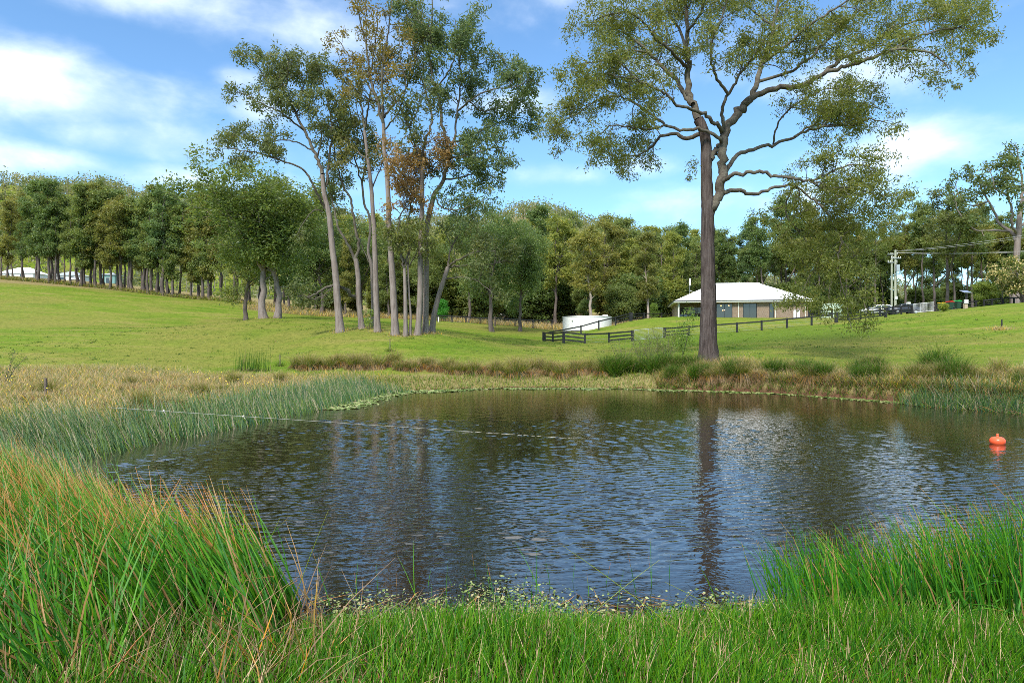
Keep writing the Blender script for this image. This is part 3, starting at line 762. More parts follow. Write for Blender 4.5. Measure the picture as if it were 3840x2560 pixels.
def big_gum():
    L = []
    L.append((Z5((838, 1735), (838, 1600), (838, 1400), (835, 1200), (836, 1050), (832, 920), (828, 800), (828, 700), (815, 620), (790, 570)), 15.5, 9.0, 0, 0))
    # leaning second stem
    L.append((Z5((845, 1030), (880, 950), (903, 900), (907, 830), (906, 760), (902, 700), (930, 610, .3), (975, 545, .6), (1040, 475, .8)), 9.5, 7.8, 0, 0))
    L.append((Z5((850, 760), (875, 725), (905, 680)), 6.5, 5.5, 0, 0))
    # right sweep
    L.append((Z5((1040, 475, .8), (1100, 440, .8), (1180, 425, .6), (1290, 408, 0), (1400, 345, -.6), (1510, 318, -1), (1600, 285, -1.6), (1700, 248, -2), (1790, 235, -2.4), (1880, 247, -2.6), (1960, 285, -2.8), (1990, 330, -3)), 6.2, 1.0, .85, .42))
    L.append((Z5((1400, 345, -.6), (1480, 280, 0), (1600, 230, .8), (1720, 150, 1.4), (1840, 100, 2), (1980, 60, 2.4), (2110, 20, 2.6)), 3.8, .9, 1.25, .3))
    L.append((Z5((1700, 248, -2), (1800, 190, -2), (1920, 150, -1.6), (2040, 130, -1.4), (2110, 60, -1)), 2.4, .8, 1.2, .3))
    L.append((Z5((1040, 475, .8), (1072, 390, 1.2), (1100, 300, 1.6), (1130, 210, 2), (1150, 120, 2.4), (1170, 0, 2.8), (1190, -120, 3)), 5.8, 2.0, 1.1, .25))
    L.append((Z5((1100, 300, 1.6), (1200, 230, 1), (1300, 140, .4), (1420, 60, 0), (1540, -20, -.3), (1640, -90, -.6)), 3.6, 1.0, 1.3, .25))
    L.append((Z5((1072, 392, 1.2), (1150, 370, 1.5), (1260, 330, 2.0), (1380, 220, 2.8), (1480, 120, 3.4), (1600, 20, 3.8), (1700, -60, 4)), 3.4, 1.0, 1.25, .3))
    L.append((Z5((1150, 120, 2.4), (1060, 60, 2.6), (980, -20, 2.6)), 2.4, .8, 1.1, .3))
    L.append((Z5((905, 640, .2), (905, 530, -.6), (935, 450, -1), (970, 395, -1.4), (1010, 325, -1.8), (1060, 270, -2), (1110, 190, -2.4), (1180, 120, -2.6)), 3.8, .9, 1.2, .35))
    L.append((Z5((935, 450, -1), (880, 370, -1.8), (850, 280, -2.4), (860, 180, -2.8), (900, 90, -3), (930, 0, -3.2), (940, -110, -3.4)), 3.0, .9, 1.25, .2))
    # leader of the main stem
    L.append((Z5((790, 570), (765, 500, .3), (748, 420, .5), (742, 330, .6), (738, 230, .6), (735, 120, .4), (730, 0, .2), (735, -120, 0)), 7.6, 2.2, 1.2, .3))
    L.append((Z5((765, 500), (715, 440, 1), (680, 375, 1.6), (620, 320, 2.2), (560, 255, 2.8), (500, 200, 3.2), (420, 150, 3.5), (330, 110, 3.6)), 5.4, 1.0, 1.25, .35))
    L.append((Z5((742, 330, .6), (660, 250, -.8), (590, 180, -1.6), (520, 100, -2.4), (440, 60, -2.8), (330, 80, -3), (260, 130, -3)), 3.6, .9, 1.2, .3))
    L.append((Z5((738, 230, .6), (690, 130, 1.4), (640, 40, 2), (600, -60, 2.4)), 3.2, 1.0, 1.2, .2))
    L.append((Z5((735, 150, .4), (800, 70, -.8), (830, -30, -1.4), (850, -120, -1.6)), 3.0, 1.0, 1.2, .15))
    L.append((Z5((560, 255, 2.8), (470, 240, 2.4), (390, 260, 2), (330, 330, 1.6), (290, 400, 1.4)), 2.0, .7, 1.0, .3))
    # left limbs
    L.append((Z5((918, 632, .2), (890, 606, -.3), (820, 545, -1), (740, 520, -1.6), (690, 500, -2), (640, 452, -2.4), (580, 420, -2.8), (500, 380, -3.2), (430, 372, -3.6), (360, 350, -4)), 4.2, .8, .95, .4))
    L.append((Z5((903, 690, 0), (880, 650, -.6), (800, 615, -.8), (720, 620, -1.2), (640, 600, -1), (560, 540, -.6), (480, 490, -.2), (400, 460, .2), (320, 475, .4), (230, 530, .5), (150, 575, .5), (110, 640, .5)), 3.6, .7, .95, .5))
    L.append((Z5((815, 640), (740, 660, .6), (660, 640, 1.2), (600, 665, 1.6), (550, 715, 2), (490, 745, 2.2), (400, 735, 2.4)), 4.8, .8, 1.1, .4))
    L.append((Z5((640, 600, -1), (560, 620, -1.6), (470, 610, -2), (380, 600, -2.4), (300, 660, -2.6), (270, 710, -2.6)), 2.2, .7, 1.3, .2))
    L.append((Z5((400, 460, .2), (330, 420, .6), (260, 430, 1), (200, 500, 1.2)), 1.6, .6, 1.1, .3))
    L.append((Z5((500, 380, -3.2), (420, 310, -3), (330, 290, -3), (230, 310, -3), (180, 350, -3)), 1.7, .6, 1.1, .2))
    # right lower limbs
    L.append((Z5((908, 860), (935, 790, .6), (980, 745, 1), (1050, 715, 1.4), (1150, 690, 1.6), (1250, 655, 1.8), (1330, 620, 2), (1420, 598, 2.2), (1510, 600, 2.4), (1610, 570, 2.6), (1700, 590, 2.7)), 4.8, .9, 1.0, .5))
    L.append((Z5((1250, 655, 1.8), (1350, 590, 2.6), (1450, 520, 3.2), (1560, 490, 3.6), (1660, 520, 3.8)), 2.4, .8, 1.2, .35))
    L.append((Z5((1150, 690, 1.6), (1170, 600, .8), (1230, 520, .2), (1330, 460, -.4), (1440, 420, -.8), (1560, 440, -1)), 2.0, .7, 1.1, .3))
    L.append((Z5((905, 870, -.2), (950, 840, -.8), (1010, 825, -1.2), (1100, 825, -1.6), (1200, 845, -2), (1330, 862, -2.4), (1410, 830, -2.7), (1480, 800, -3), (1580, 790, -3.2), (1660, 830, -3.3)), 4.2, .8, 1.0, .55))
    L.append((Z5((1330, 862, -2.4), (1430, 900, -2.8), (1530, 900, -3), (1640, 930, -3.2), (1740, 930, -3.4)), 1.8, .6, 1.2, .3))
    L.append((Z5((910, 925), (980, 912, .6), (1050, 935, 1), (1150, 900, 1.2), (1250, 890, 1.2), (1340, 950, 1), (1420, 960, .8), (1500, 900, .8)), 4.6, .9, 1.0, .5))
    # hanging bough that droops in front of the house end
    L.append((Z5((1340, 950, 1), (1400, 1010, .4), (1440, 1080, 0), (1480, 1150, -.6), (1530, 1210, -1), (1580, 1290, -1.4)), 2.2, .8, 2.0, .1))
    L.append((Z5((1440, 1080, 0), (1400, 1160, .6), (1370, 1240, .8), (1330, 1320, 1), (1290, 1390, 1), (1270, 1440, 1)), 1.4, .5, 1.6, .1))
    L.append((Z5((1480, 1150, -.6), (1460, 1240, -1), (1470, 1330, -1.2), (1490, 1400, -1.2), (1500, 1470, -1.2), (1530, 1580, -1.3)), 1.3, .4, 1.6, .1))
    L.append((Z5((1400, 1010, .4), (1500, 1020, 1), (1600, 1050, 1.4), (1700, 1110, 1.6)), 1.6, .5, 2.2, .1))
    L.append((Z5((1250, 890, 1.2), (1210, 980, 1.8), (1230, 1060, 2), (1290, 1130, 2), (1330, 1200, 2)), 1.8, .6, 1.8, .2))

    def extra(r, fol, tw, org):
        # lone sprays at the far ends of the boughs
        for x, y, n, sx, sy in ((2205, 175, 260, 30, 32), (2080, 245, 260, 26, 30), (2100, 340, 150, 18, 30), (2028, 412, 70, 14, 10), (1740, 620, 150, 30, 30), (1790, 925, 160, 34, 18), (130, 360, 160, 26, 16),
                                (115, 720, 130, 26, 22), (110, 610, 200, 24, 34), (330, 690, 360, 50, 44), (430, 760, 260, 44, 20), (765, 790, 110, 24, 34), (745, 850, 50, 12, 10), (1530, 1500, 220, 30, 60), (1600, 1330, 200, 40, 40),
                                (1250, 1440, 300, 50, 26), (1620, 820, 320, 50, 60), (1660, 1000, 260, 50, 60)):
            u, v, _ = Z5((x, y))[0]; c = P(u, v, 40 + r.uniform(-1.5, 1.5)) - org; m = .2086 * 40 / FPX
            q = c + r.normal(size=(n, 3)) * np.array([sx, sx, sy]) * m * .62
            fol.add(*leaf_quads(r, q, r.uniform(0, 1, n), .22, .06, .7))
    traced_tree('gum_tree', 'huge dark-barked gum tree with a wide spreading crown on the far pond bank', 40.0, L, bark='bark_dark', bark2='bark_limb', leaf='leaf_big', seed=11, den=1.9, l1=(.8, 2.5), l2=(.45, 1.25),
                nleaf=34, n2=6, L=.21, W=.062, sig=.175, up=.12, extra=extra, S0=30, fluted=.075, droop=.7, tint=(1, 1, 1))
big_gum()

# ------------------------------------------------------------------ the clump of tall pale gums left of centre
GRP = 'pale gums in the clump on the lawn'
common = dict(bark='bark_grey', bark2='bark_limb', group=GRP, L=.30, W=.10, nleaf=22, n2=6, den=1.25, l1=(.8, 2.4), l2=(.4, 1.2), sig=.20, S0=14, fluted=.03)
# 1 leftmost leaning gum
traced_tree('gum_tree', 'leftmost pale gum of the clump, leaning left with a wide open crown', 54.0, [
    (Z3((885, 1040), (872, 900), (858, 750), (845, 550), (815, 300), (785, 0)) + Z2((868, 1230), (855, 1100)), 7.6, 4.2, 0, 0),
    (Z2((855, 1100), (835, 1030, .3), (800, 950, .6), (740, 820, 1), (690, 720, 1.2), (640, 620, 1.4), (600, 520, 1.6), (560, 420, 1.8), (520, 330, 2)), 3.8, .8, 1.5, .45),
    (Z2((868, 1240), (885, 1100, .5), (900, 1000, .8), (912, 850, 1), (905, 720, 1.2), (880, 600, 1.2), (850, 500, 1.2), (830, 400, 1)), 3.0, .7, 1.2, .35),
    (Z2((870, 1310), (800, 1170, -1), (755, 1085, -1.4), (690, 1045, -1.8), (620, 1020, -2.2), (540, 990, -2.6), (450, 960, -3), (330, 945, -3.4), (240, 920, -3.6)), 2.6, .7, 1.3, .5),
    (Z2((740, 820, 1), (660, 760, 0), (580, 700, -.8), (480, 660, -1.2), (400, 610, -1.6), (310, 570, -2)), 2.0, .6, 1.4, .3),
    (Z2((690, 720, 1.2), (720, 600, 2), (750, 500, 2.6), (780, 420, 3), (840, 380, 3)), 1.8, .6, 1.5, .3),
    (Z2((640, 620, 1.4), (540, 540, 2), (470, 450, 2.4), (420, 380, 2.6), (370, 320, 2.8)), 1.7, .5, 1.5, .25),
    (Z2((620, 560, 1.4), (640, 460, .6), (640, 380, 0), (620, 310, -.4)), 1.5, .5, 1.5, .2),
    (Z2((800, 950, .6), (700, 900, 1.6), (600, 880, 2.2), (500, 900, 2.6), (380, 850, 3), (280, 840, 3)), 1.7, .5, 1.2, .4),
    (Z2((820, 1000, .4), (850, 860, -.8), (830, 760, -1.2), (790, 680, -1.4), (740, 640, -1.6)), 1.6, .5, 1.4, .3),
    (Z2((855, 1330), (800, 1325, -.6), (735, 1400, -1.2), (690, 1480, -1.5)), 1.3, .5, .2, .7)], seed=21, **common)
# 2 forked gum behind it
traced_tree('gum_tree', 'forked pale gum with a broken low limb reaching left, second trunk of the clump', 56.0, [
    (Z3((1075, 1022), (1062, 900), (1045, 750), (1042, 560), (1022, 400)), 5.8, 4.4, 0, 0),
    (Z3((1022, 400), (1045, 290), (1025, 140), (990, 0)) + Z2((1040, 1290), (1000, 1190), (955, 1080), (930, 980), (935, 850), (960, 740)), 3.2, .7, .9, .5),
    (Z3((1018, 420), (975, 310, .5), (905, 205, 1), (850, 60, 1.4)) + Z2((920, 1250, 1.8), (930, 1100, 2.2), (960, 960, 2.4)), 3.0, .7, .8, .55),
    (Z3((1025, 745), (960, 690, -.6), (895, 655, -1), (820, 632, -1.4), (700, 690, -2), (590, 742, -2.4)), 4.2, 1.4, .25, .8),
    (Z3((820, 632, -1.4), (740, 720, -2), (640, 750, -2.4), (560, 720, -2.6), (500, 730, -2.8)), 1.3, .5, 1.3, .6)], seed=22, **common)
# 3 slim gum
traced_tree('gum_tree', 'slim grey gum half hidden behind the fourth trunk of the clump', 58.0, [
    (Z3((1170, 1008), (1172, 850), (1165, 600), (1160, 450), (1130, 330), (1150, 150), (1135, 0)) + Z2((1120, 1290), (1105, 1150)), 3.4, 2.0, 0, 0),
    (Z2((1105, 1150), (1060, 1000, .5), (1020, 860, 1), (1010, 740, 1.4), (990, 660, 1.5)), 1.8, .6, 1.3, .2),
    (Z2((1105, 1150), (1130, 1000, -.5), (1110, 860, -1), (1085, 740, -1.2), (1060, 640, -1.2)), 1.8, .6, 1.3, .2),
    (Z3((1160, 480), (1100, 340, 1), (1060, 250, 1.6), (1020, 190, 2)), 1.4, .5, .5, .5)], seed=23, **common)
# 4 straight gum
traced_tree('gum_tree', 'straight pale gum trunk, fourth of the clump, with sparse bare upper limbs', 54.0, [
    (Z3((1215, 1052), (1208, 900), (1200, 700), (1192, 400), (1182, 100)) + Z2((1175, 1380), (1165, 1200), (1142, 1000), (1120, 820)), 6.2, 2.8, 0, 0),
    (Z2((1120, 820), (1105, 690, .3), (1080, 600, .6), (1020, 500, 1), (1000, 420, 1.2)), 2.4, .6, 1.0, .2),
    (Z2((1120, 820), (1140, 700, -.6), (1160, 580, -1), (1200, 480, -1.2), (1230, 360, -1.4)), 2.2, .6, 1.0, .2),
    (Z2((1165, 1200), (1210, 1080, .8), (1260, 960, 1.4), (1300, 860, 1.8)), 1.6, .5, .9, .3),
    (Z2((1142, 1000), (1050, 930, 1), (980, 860, 1.6), (940, 760, 2), (900, 700, 2)), 1.7, .5, 1.1, .3),
    (Z2((1150, 1080), (1060, 1040, -1), (980, 980, -1.6), (900, 960, -2)), 1.4, .5, 1.0, .3)], seed=24, tint=(1.15, .95, .8), **common)
# 5 tallest, thin bare crown
traced_tree('gum_tree', 'tallest gum of the clump, nearly bare brown-twigged crown above a pale trunk', 52.0, [
    (Z3((1370, 1082), (1360, 850), (1347, 600), (1325, 250), (1308, 0)) + Z2((1272, 1300), (1262, 1100), (1246, 950), (1240, 780)), 7.4, 3.4, 0, 0),
    (Z2((1240, 780), (1195, 630, .4), (1155, 480, .8), (1135, 320, 1), (1100, 160, 1.2), (1078, 20, 1.4), (1070, -80, 1.4)), 3.2, .7, .9, .3),
    (Z2((1240, 780), (1235, 600, -.4), (1232, 450, -.8), (1262, 260, -1), (1288, 40, -1.2), (1295, -60, -1.2)), 2.8, .7, .9, .3),
    (Z2((1245, 740), (1300, 660, 1), (1385, 550, 1.8), (1432, 420, 2.4), (1440, 260, 2.8), (1480, 120, 3)), 2.4, .6, 1.0, .35),
    (Z2((1195, 630, .4), (1140, 520, 1.2), (1080, 430, 1.8), (1010, 330, 2.4), (960, 260, 2.6), (915, 190, 2.8)), 2.2, .6, .8, .3),
    (Z2((1155, 480, .8), (1180, 330, 0), (1200, 160, -.6), (1205, 20, -1)), 1.8, .5, .9, .3),
    (Z2((1195, 640, .4), (1110, 600, -.6), (1060, 560, -1.2), (1010, 510, -1.6)), 1.4, .5, .5, .3),
    (Z2((1135, 320, 1), (1130, 150, .4), (1130, 0, 0), (1120, -60, 0)), 1.4, .5, .5, .2),
    (Z2((1240, 820), (1310, 740, -1), (1350, 660, -1.6), (1380, 520, -2), (1350, 380, -2.2), (1340, 240, -2.2)), 1.8, .5, 1.0, .3)], seed=25, tint=(1.45, .95, .62), **{**common, 'den': 1.0, 'nleaf': 16})
# 6 small tan-leaved gum
traced_tree('gum_tree', 'thin gum with tan browned leaves in the middle of the clump', 51.5, [
    (Z3((1460, 1082), (1460, 850), (1456, 620), (1450, 480)) , 4.4, 3.0, 0, 0),
    (Z3((1450, 480), (1420, 380), (1390, 250), (1400, 100), (1420, 0)) + Z2((1390, 1250), (1380, 1120), (1350, 1020), (1300, 950)), 2.2, .6, 1.2, .45),
    (Z3((1452, 470), (1490, 340, .6), (1480, 150, 1)) + Z2((1410, 1300, 1.2), (1430, 1150, 1.4), (1470, 1000, 1.6), (1500, 880, 1.6)), 2.0, .6, 1.3, .4),
    (Z2((1430, 1150, 1.4), (1500, 1080, .8), (1560, 980, .4), (1610, 920, 0)), 1.4, .5, 1.5, .3),
    (Z2((1380, 1120), (1320, 1040, -.8), (1260, 980, -1.2), (1210, 1040, -1.4)), 1.4, .5, 1.3, .3)], seed=26, leaf='leaf_tan', **{k: v for k, v in common.items()})
traced_tree('gum_tree', 'low bushy green growth on the thin gum beside the thick double trunk', 51.8, [
    (Z3((1500, 1045), (1505, 900), (1490, 700), (1485, 560), (1480, 450)), 2.6, 1.6, 0, 0),
    (Z3((1480, 450), (1420, 350), (1350, 270), (1290, 230)), 1.3, .5, 1.9, .1), (Z3((1480, 450), (1500, 330), (1480, 220), (1430, 120)), 1.3, .5, 1.9, .1),
    (Z3((1482, 470), (1540, 380, -.5), (1580, 280, -.8), (1600, 180, -1)), 1.3, .5, 1.9, .1)], seed=27, tint=(1.15, 1.1, .9), **common)
# 7, 8 double trunk, leafy right side
traced_tree('gum_tree', 'left stem of the thick double-trunked gum in the clump', 52.0, [
    (Z3((1565, 1078), (1580, 900), (1590, 650), (1592, 350), (1600, 100)) + Z2((1482, 1330), (1482, 1150), (1478, 1050)), 6.2, 4.4, 0, 0),
    (Z2((1478, 1050), (1500, 900, .5), (1545, 760, 1), (1520, 620, 1.4), (1480, 480, 1.8), (1440, 340, 2), (1420, 200, 2.2), (1380, 60, 2.4)), 2.8, .7, 1.1, .3),
    (Z2((1478, 1050), (1440, 920, -.6), (1400, 800, -1.2), (1360, 700, -1.6), (1330, 600, -1.8)), 2.2, .6, 1.5, .2),
    (Z2((1482, 1150), (1540, 1060, 1), (1600, 1000, 1.6), (1680, 950, 2)), 1.8, .6, 1.5, .3),
    (Z2((1400, 800, -1.2), (1450, 700, -1.6), (1480, 600, -1.8), (1540, 540, -2)), 1.4, .5, 1.4, .2)], seed=28, **common)
traced_tree('gum_tree', 'right stem of the thick double-trunked gum, with a dense blue-green crown to the right', 53.0, [
    (Z3((1635, 1062), (1638, 850), (1642, 600), (1645, 350), (1650, 100)) + Z2((1540, 1300), (1560, 1220)), 6.0, 4.6, 0, 0),
    (Z2((1560, 1220), (1620, 1130), (1650, 1000), (1640, 900), (1610, 780), (1600, 680), (1565, 560), (1535, 420), (1535, 260), (1545, 100), (1550, -60)), 4.0, 1.0, 1.0, .45),
    (Z2((1650, 1000), (1690, 860, .8), (1705, 700, 1.2), (1740, 500, 1.8), (1800, 430, 2.2), (1880, 390, 2.6), (1960, 330, 3)), 2.6, .7, 1.4, .4),
    (Z2((1705, 700, 1.2), (1780, 640, 0), (1850, 590, -.6), (1950, 556, -1.2), (2080, 545, -1.8), (2160, 500, -2), (2230, 540, -2.2)), 2.0, .6, .9, .6),
    (Z2((1740, 500, 1.8), (1720, 380, 1), (1760, 260, .4), (1800, 150, 0), (1830, 60, -.3)), 1.8, .5, 1.6, .2),
    (Z2((1565, 560), (1630, 480, -1), (1680, 380, -1.6), (1700, 250, -2), (1690, 120, -2.2)), 1.8, .5, 1.5, .2),
    (Z2((1535, 260), (1480, 170, 1), (1420, 80, 1.4), (1370, 20, 1.6)), 1.5, .5, 1.5, .2),
    (Z2((1640, 900), (1740, 880, 1.2), (1840, 830, 1.8), (1950, 780, 2.2), (2060, 740, 2.4), (2180, 760, 2.6)), 2.2, .6, 1.7, .25),
    (Z2((1650, 1000), (1760, 980, -1.4), (1860, 950, -2), (1960, 930, -2.4), (1990, 1030, -2.6)), 2.2, .6, 1.7, .25),
    (Z2((1620, 1130), (1720, 1120, .8), (1820, 1090, 1.4), (1900, 1100, 1.6), (1960, 1140, 1.8)), 2.0, .6, 1.7, .25),
    (Z2((1560, 1230), (1600, 1300, -1), (1700, 1320, -1.6), (1800, 1290, -2), (1900, 1240, -2.2)), 1.8, .6, 1.5, .3),
    (Z2((1780, 640, 0), (1860, 700, .8), (1950, 680, 1.2), (2050, 640, 1.4), (2120, 700, 1.4)), 1.5, .5, 1.6, .2),
    (Z2((1960, 330, 3), (2010, 400, 3), (2040, 470, 3), (2080, 520, 3)), 1.0, .4, 1.9, .0),
    (Z2((1840, 830, 1.8), (1830, 900, 1.4), (1880, 1000, 1.2), (1900, 1080, 1)), 1.2, .4, 1.8, .0)], seed=29, tint=(.86, 1.0, 1.05), **{**common, 'nleaf': 26})
traced_tree('gum_tree', 'rightmost gum of the clump, leaning right with long low boughs', 54.0, [
    (Z3((1690, 1052), (1715, 880), (1760, 700), (1800, 580), (1835, 470)), 5.8, 4.2, 0, 0),
    (Z3((1835, 470), (1930, 465, .5), (2050, 460, 1), (2200, 450, 1.6), (2340, 420, 2), (2450, 440, 2.4)), 2.2, .7, 1.0, .5),
    (Z3((1835, 470), (1920, 410, -.6), (2010, 370, -1), (2100, 332, -1.4), (2250, 330, -2)), 2.4, .7, 1.2, .5),
    (Z3((1805, 575), (1900, 565, -1), (2000, 562, -1.6), (2100, 600, -2), (2220, 700, -2.4), (2210, 820, -2.4)), 1.6, .5, .8, .5),
    (Z3((1835, 470), (1850, 350, .8), (1900, 230, 1.4), (1980, 120, 2), (2060, 40, 2.4)), 2.2, .6, 1.3, .3)], seed=30, **common)

# ------------------------------------------------------------------ copies for the tree belts
proto_tree('slim_a', 101, cs=.22, cw=2.3, nl=30, shape='oval', r0=.24)
proto_tree('slim_b', 102, cs=.30, cw=2.7, nl=28, shape='oval', r0=.26, fork=1)
proto_tree('slim_c', 103, cs=.14, cw=2.1, nl=30, shape='low', r0=.22)
proto_tree('tall_a', 104, cs=.48, cw=2.6, nl=20, shape='top', r0=.20, nleaf=17)
proto_tree('tall_b', 105, cs=.52, cw=2.2, nl=20, shape='oval', r0=.16, nleaf=16)
proto_tree('tall_c', 106, cs=.40, cw=2.8, nl=24, shape='oval', r0=.22, fork=1, nleaf=17)
proto_tree('broad_a', 107, cs=.22, cw=5.6, nl=30, shape='low', r0=.34, fork=2, h=17, n1=6, nleaf=24, sig=.34)
proto_tree('broad_b', 108, cs=.16, cw=5.2, nl=32, shape='low', r0=.32, fork=1, h=16, n1=6, nleaf=24, sig=.34)
proto_tree('bush', 109, h=5, cs=.05, cw=2.2, nl=22, shape='low', r0=.07, sig=.28, L=.26, W=.12, nleaf=34)

G_ = dict(d=(1.02, 1.22, 1.05), o=(1.6, 1.36, 1.0), m=(1.35, 1.4, 1.15), y=(1.9, 1.75, 1.05), b=(1.05, 1.3, 1.3), r=(1.6, 1.2, .9))
def ordinal(n):
    return ORD[n] if n < len(ORD) else '%dth' % (n + 1)
ORD = 'first second third fourth fifth sixth seventh eighth ninth tenth eleventh twelfth thirteenth fourteenth fifteenth sixteenth seventeenth eighteenth nineteenth twentieth twenty-first twenty-second twenty-third twenty-fourth twenty-fifth twenty-sixth twenty-seventh twenty-eighth twenty-ninth thirtieth thirty-first thirty-second thirty-third thirty-fourth thirty-fifth thirty-sixth thirty-seventh thirty-eighth'.split()

# front row along the far edge of the left paddock: column of each trunk, from the photograph's spacing
rowx = [7, 23, 37.5, 48, 51.5, 56, 59.5, 71, 81, 85, 90.5, 96, 102, 110, 116.5, 121.5, 125, 130, 132.5, 141, 144.5, 148, 152.5, 157, 163.5, 167, 172, 190.5, 197.5, 202.5, 209, 222, 236, 248, 288, 300, 314]
for i, px in enumerate(rowx):
    top = 193 + 7 * math.sin(px * .11) + random.uniform(-12, 12) + (16 if i % 3 == 1 else 0) + max(0, px - 150) * .05
    key = random.choice(['slim_a', 'slim_b', 'slim_c', 'slim_a'])
    crest = np.interp(px, [0, 100, 218, 330], [113.5, 111.5, 108.5, 105])
    tree_at(key, px, crest + random.uniform(0, 2.5), top, 'slender gum, %s trunk from the left in the row along the paddock edge' % ORD[i], 'gums in the row along the left paddock edge', G_[random.choice('ddmmbo')], random.uniform(.95, 1.25))
for i in range(26):
    px = -12 + i * 13 + random.uniform(-4, 4); Y = random.uniform(119, 138)
    top = 196 + random.uniform(-8, 26)
    tree_at(random.choice(['tall_a', 'tall_c', 'slim_b', 'slim_a']), px, Y, top, 'gum in the second rank behind the paddock-edge row, %s from the left' % ORD[i], 'second rank of gums behind the left row', G_[random.choice('ddmmoy')], random.uniform(1.0, 1.25))
# the two dark rounded trees behind the clump
tree_at('broad_a', 264, 68, 158, 'left of two dark round-crowned trees standing on the lawn behind the clump', 'pair of dark round-crowned lawn trees', (1.1, 1.22, .85), 1.32, .4, bark='bark_grey')
tree_at('broad_b', 277, 68.5, 178, 'right of two dark round-crowned trees standing on the lawn behind the clump', 'pair of dark round-crowned lawn trees', (1.1, 1.25, .95), 1.4, 2.0, bark='bark_grey')
tree_at('broad_b', 246, 84, 205, 'low leafy tree on the lawn edge left of the round-crowned pair', None, (1.35, 1.35, 1.0), 1.1, 4.0)
# belt behind the clump and lawn
mid = [(322, 104, 214, 'broad_b', 'd'), (345, 102, 236, 'slim_c', 'o'), (362, 108, 222, 'broad_a', 'd'), (388, 103, 244, 'slim_a', 'm'), (402, 110, 228, 'slim_b', 'o'), (424, 104, 240, 'broad_b', 'm'), (446, 106, 232, 'slim_c', 'y'),
       (468, 100, 226, 'slim_b', 'm')]
for i, (px, Y, top, key, g) in enumerate(mid):
    tree_at(key, px, Y, top, '%s belt gum from the left glimpsed between the pale clump trunks' % ORD[i], 'belt gums behind the lawn clump', G_[g], random.uniform(1, 1.25))
tree_at('broad_a', 492, 84, 204, 'big dark drooping gum at the lawn edge right of the clump', None, (.95, 1.15, 1.02), 1.02, 1.2)
tree_at('broad_b', 520, 88, 222, 'dark leafy gum with boughs hanging to the grass beside the white tank', None, (1.0, 1.2, 1.0), .95, 3.1)
tree_at('slim_b', 591, 100, 225, 'yellow-green gum with a pale bare trunk behind the white tank', None, (1.75, 1.45, .95), 1.25, .8, bark='bark_pale')
tree_at('slim_a', 647, 104, 232, 'straight pale-trunked gum behind the fence left of the house', None, (1.35, 1.2, .85), 1.2, 2.2, bark='bark_pale')
belt = [(540, 118, 206, 'slim_a', 'd'), (556, 112, 214, 'slim_b', 'y'), (572, 122, 210, 'tall_c', 'm'), (606, 116, 216, 'slim_b', 'o'), (622, 124, 218, 'slim_a', 'm'), (634, 114, 238, 'slim_c', 'y'), (662, 120, 226, 'tall_c', 'm'), (672, 114, 232, 'slim_a', 'y'),
        (684, 122, 222, 'tall_a', 'd'), (698, 116, 238, 'slim_b', 'm'), (582, 110, 240, 'slim_c', 'm'), (548, 130, 222, 'broad_b', 'd'), (615, 132, 226, 'broad_a', 'm'), (655, 134, 236, 'broad_b', 'o')]
for i, (px, Y, top, key, g) in enumerate(sorted(belt)):
    tree_at(key, px, Y, top, 'gum in the mixed belt behind tank and house, %s from the left' % ORD[i], 'gums in the belt left of the house', G_[g], random.uniform(1.05, 1.3))
for i in range(34):
    px = 322 + i * 11.5 + random.uniform(-4, 4)
    tree_at(random.choice(['bush', 'bush', 'slim_c']), px, random.uniform(106, 124), random.uniform(268, 298), 'low shrubby growth filling the belt beyond the lawn, %s from the left' % ORD[i], 'shrubby growth in the belt beyond the lawn', G_[random.choice('mdoy')], random.uniform(1.3, 1.9), name='shrub', cat='shrub')
for i in range(24):
    px = 330 + i * 16 + random.uniform(-5, 5)
    tree_at(random.choice(['slim_c', 'slim_a', 'tall_c']), px, random.uniform(136, 160), random.uniform(214, 240), 'pale gum deep in the belt beyond the lawn, %s from the left' % ORD[i], 'deeper gums in the belt beyond the lawn', G_[random.choice('myyo')], random.uniform(1.1, 1.4))
# forest behind the house and driveway
fx = [706, 716, 727, 736, 744, 757, 766, 778, 787, 797, 808, 818, 828, 838, 847, 858, 866, 876, 884, 897, 905, 914, 924, 934, 955, 964, 973, 984, 993, 1003, 1012, 1022, 1034]
for i, px in enumerate(fx):
    Y = random.uniform(116, 128); top = 214 + 10 * math.sin(px * .045) + random.uniform(-16, 16) + (16 if px < 760 else 0)
    if 900 < px < 1000: top += 6
    tree_at(['tall_a', 'tall_b', 'tall_c'][i % 3], px, Y, top, 'tall thin forest gum, %s from the left behind house and driveway' % ORD[i], 'forest gums behind the house and driveway', G_[random.choice('ddmobm')], random.uniform(1.0, 1.35))
for i in range(34):
    px = 703 + i * 9.8 + random.uniform(-5, 5)
    tree_at(random.choice(['tall_b', 'slim_a', 'slim_c', 'tall_c']), px, random.uniform(132, 150), random.uniform(222, 252), 'gum deeper in the forest behind the driveway, %s from the left' % ORD[i], 'deeper forest gums behind the driveway', G_[random.choice('ddmb')], random.uniform(1.0, 1.3))
for i in range(30):
    px = 704 + i * 11 + random.uniform(-6, 6)
    tree_at('bush', px, random.uniform(118, 140), random.uniform(282, 300), 'understorey shrub among the forest trunks, %s from the left' % ORD[i], 'understorey shrubs in the forest', G_[random.choice('ddm')], random.uniform(1.2, 1.8), name='shrub', cat='shrub')
tree_at('tall_c', 946, 104, 190, 'tall gum with an open crown right of the power pole', None, (1.05, 1.0, .85), 1.25, 1.0)
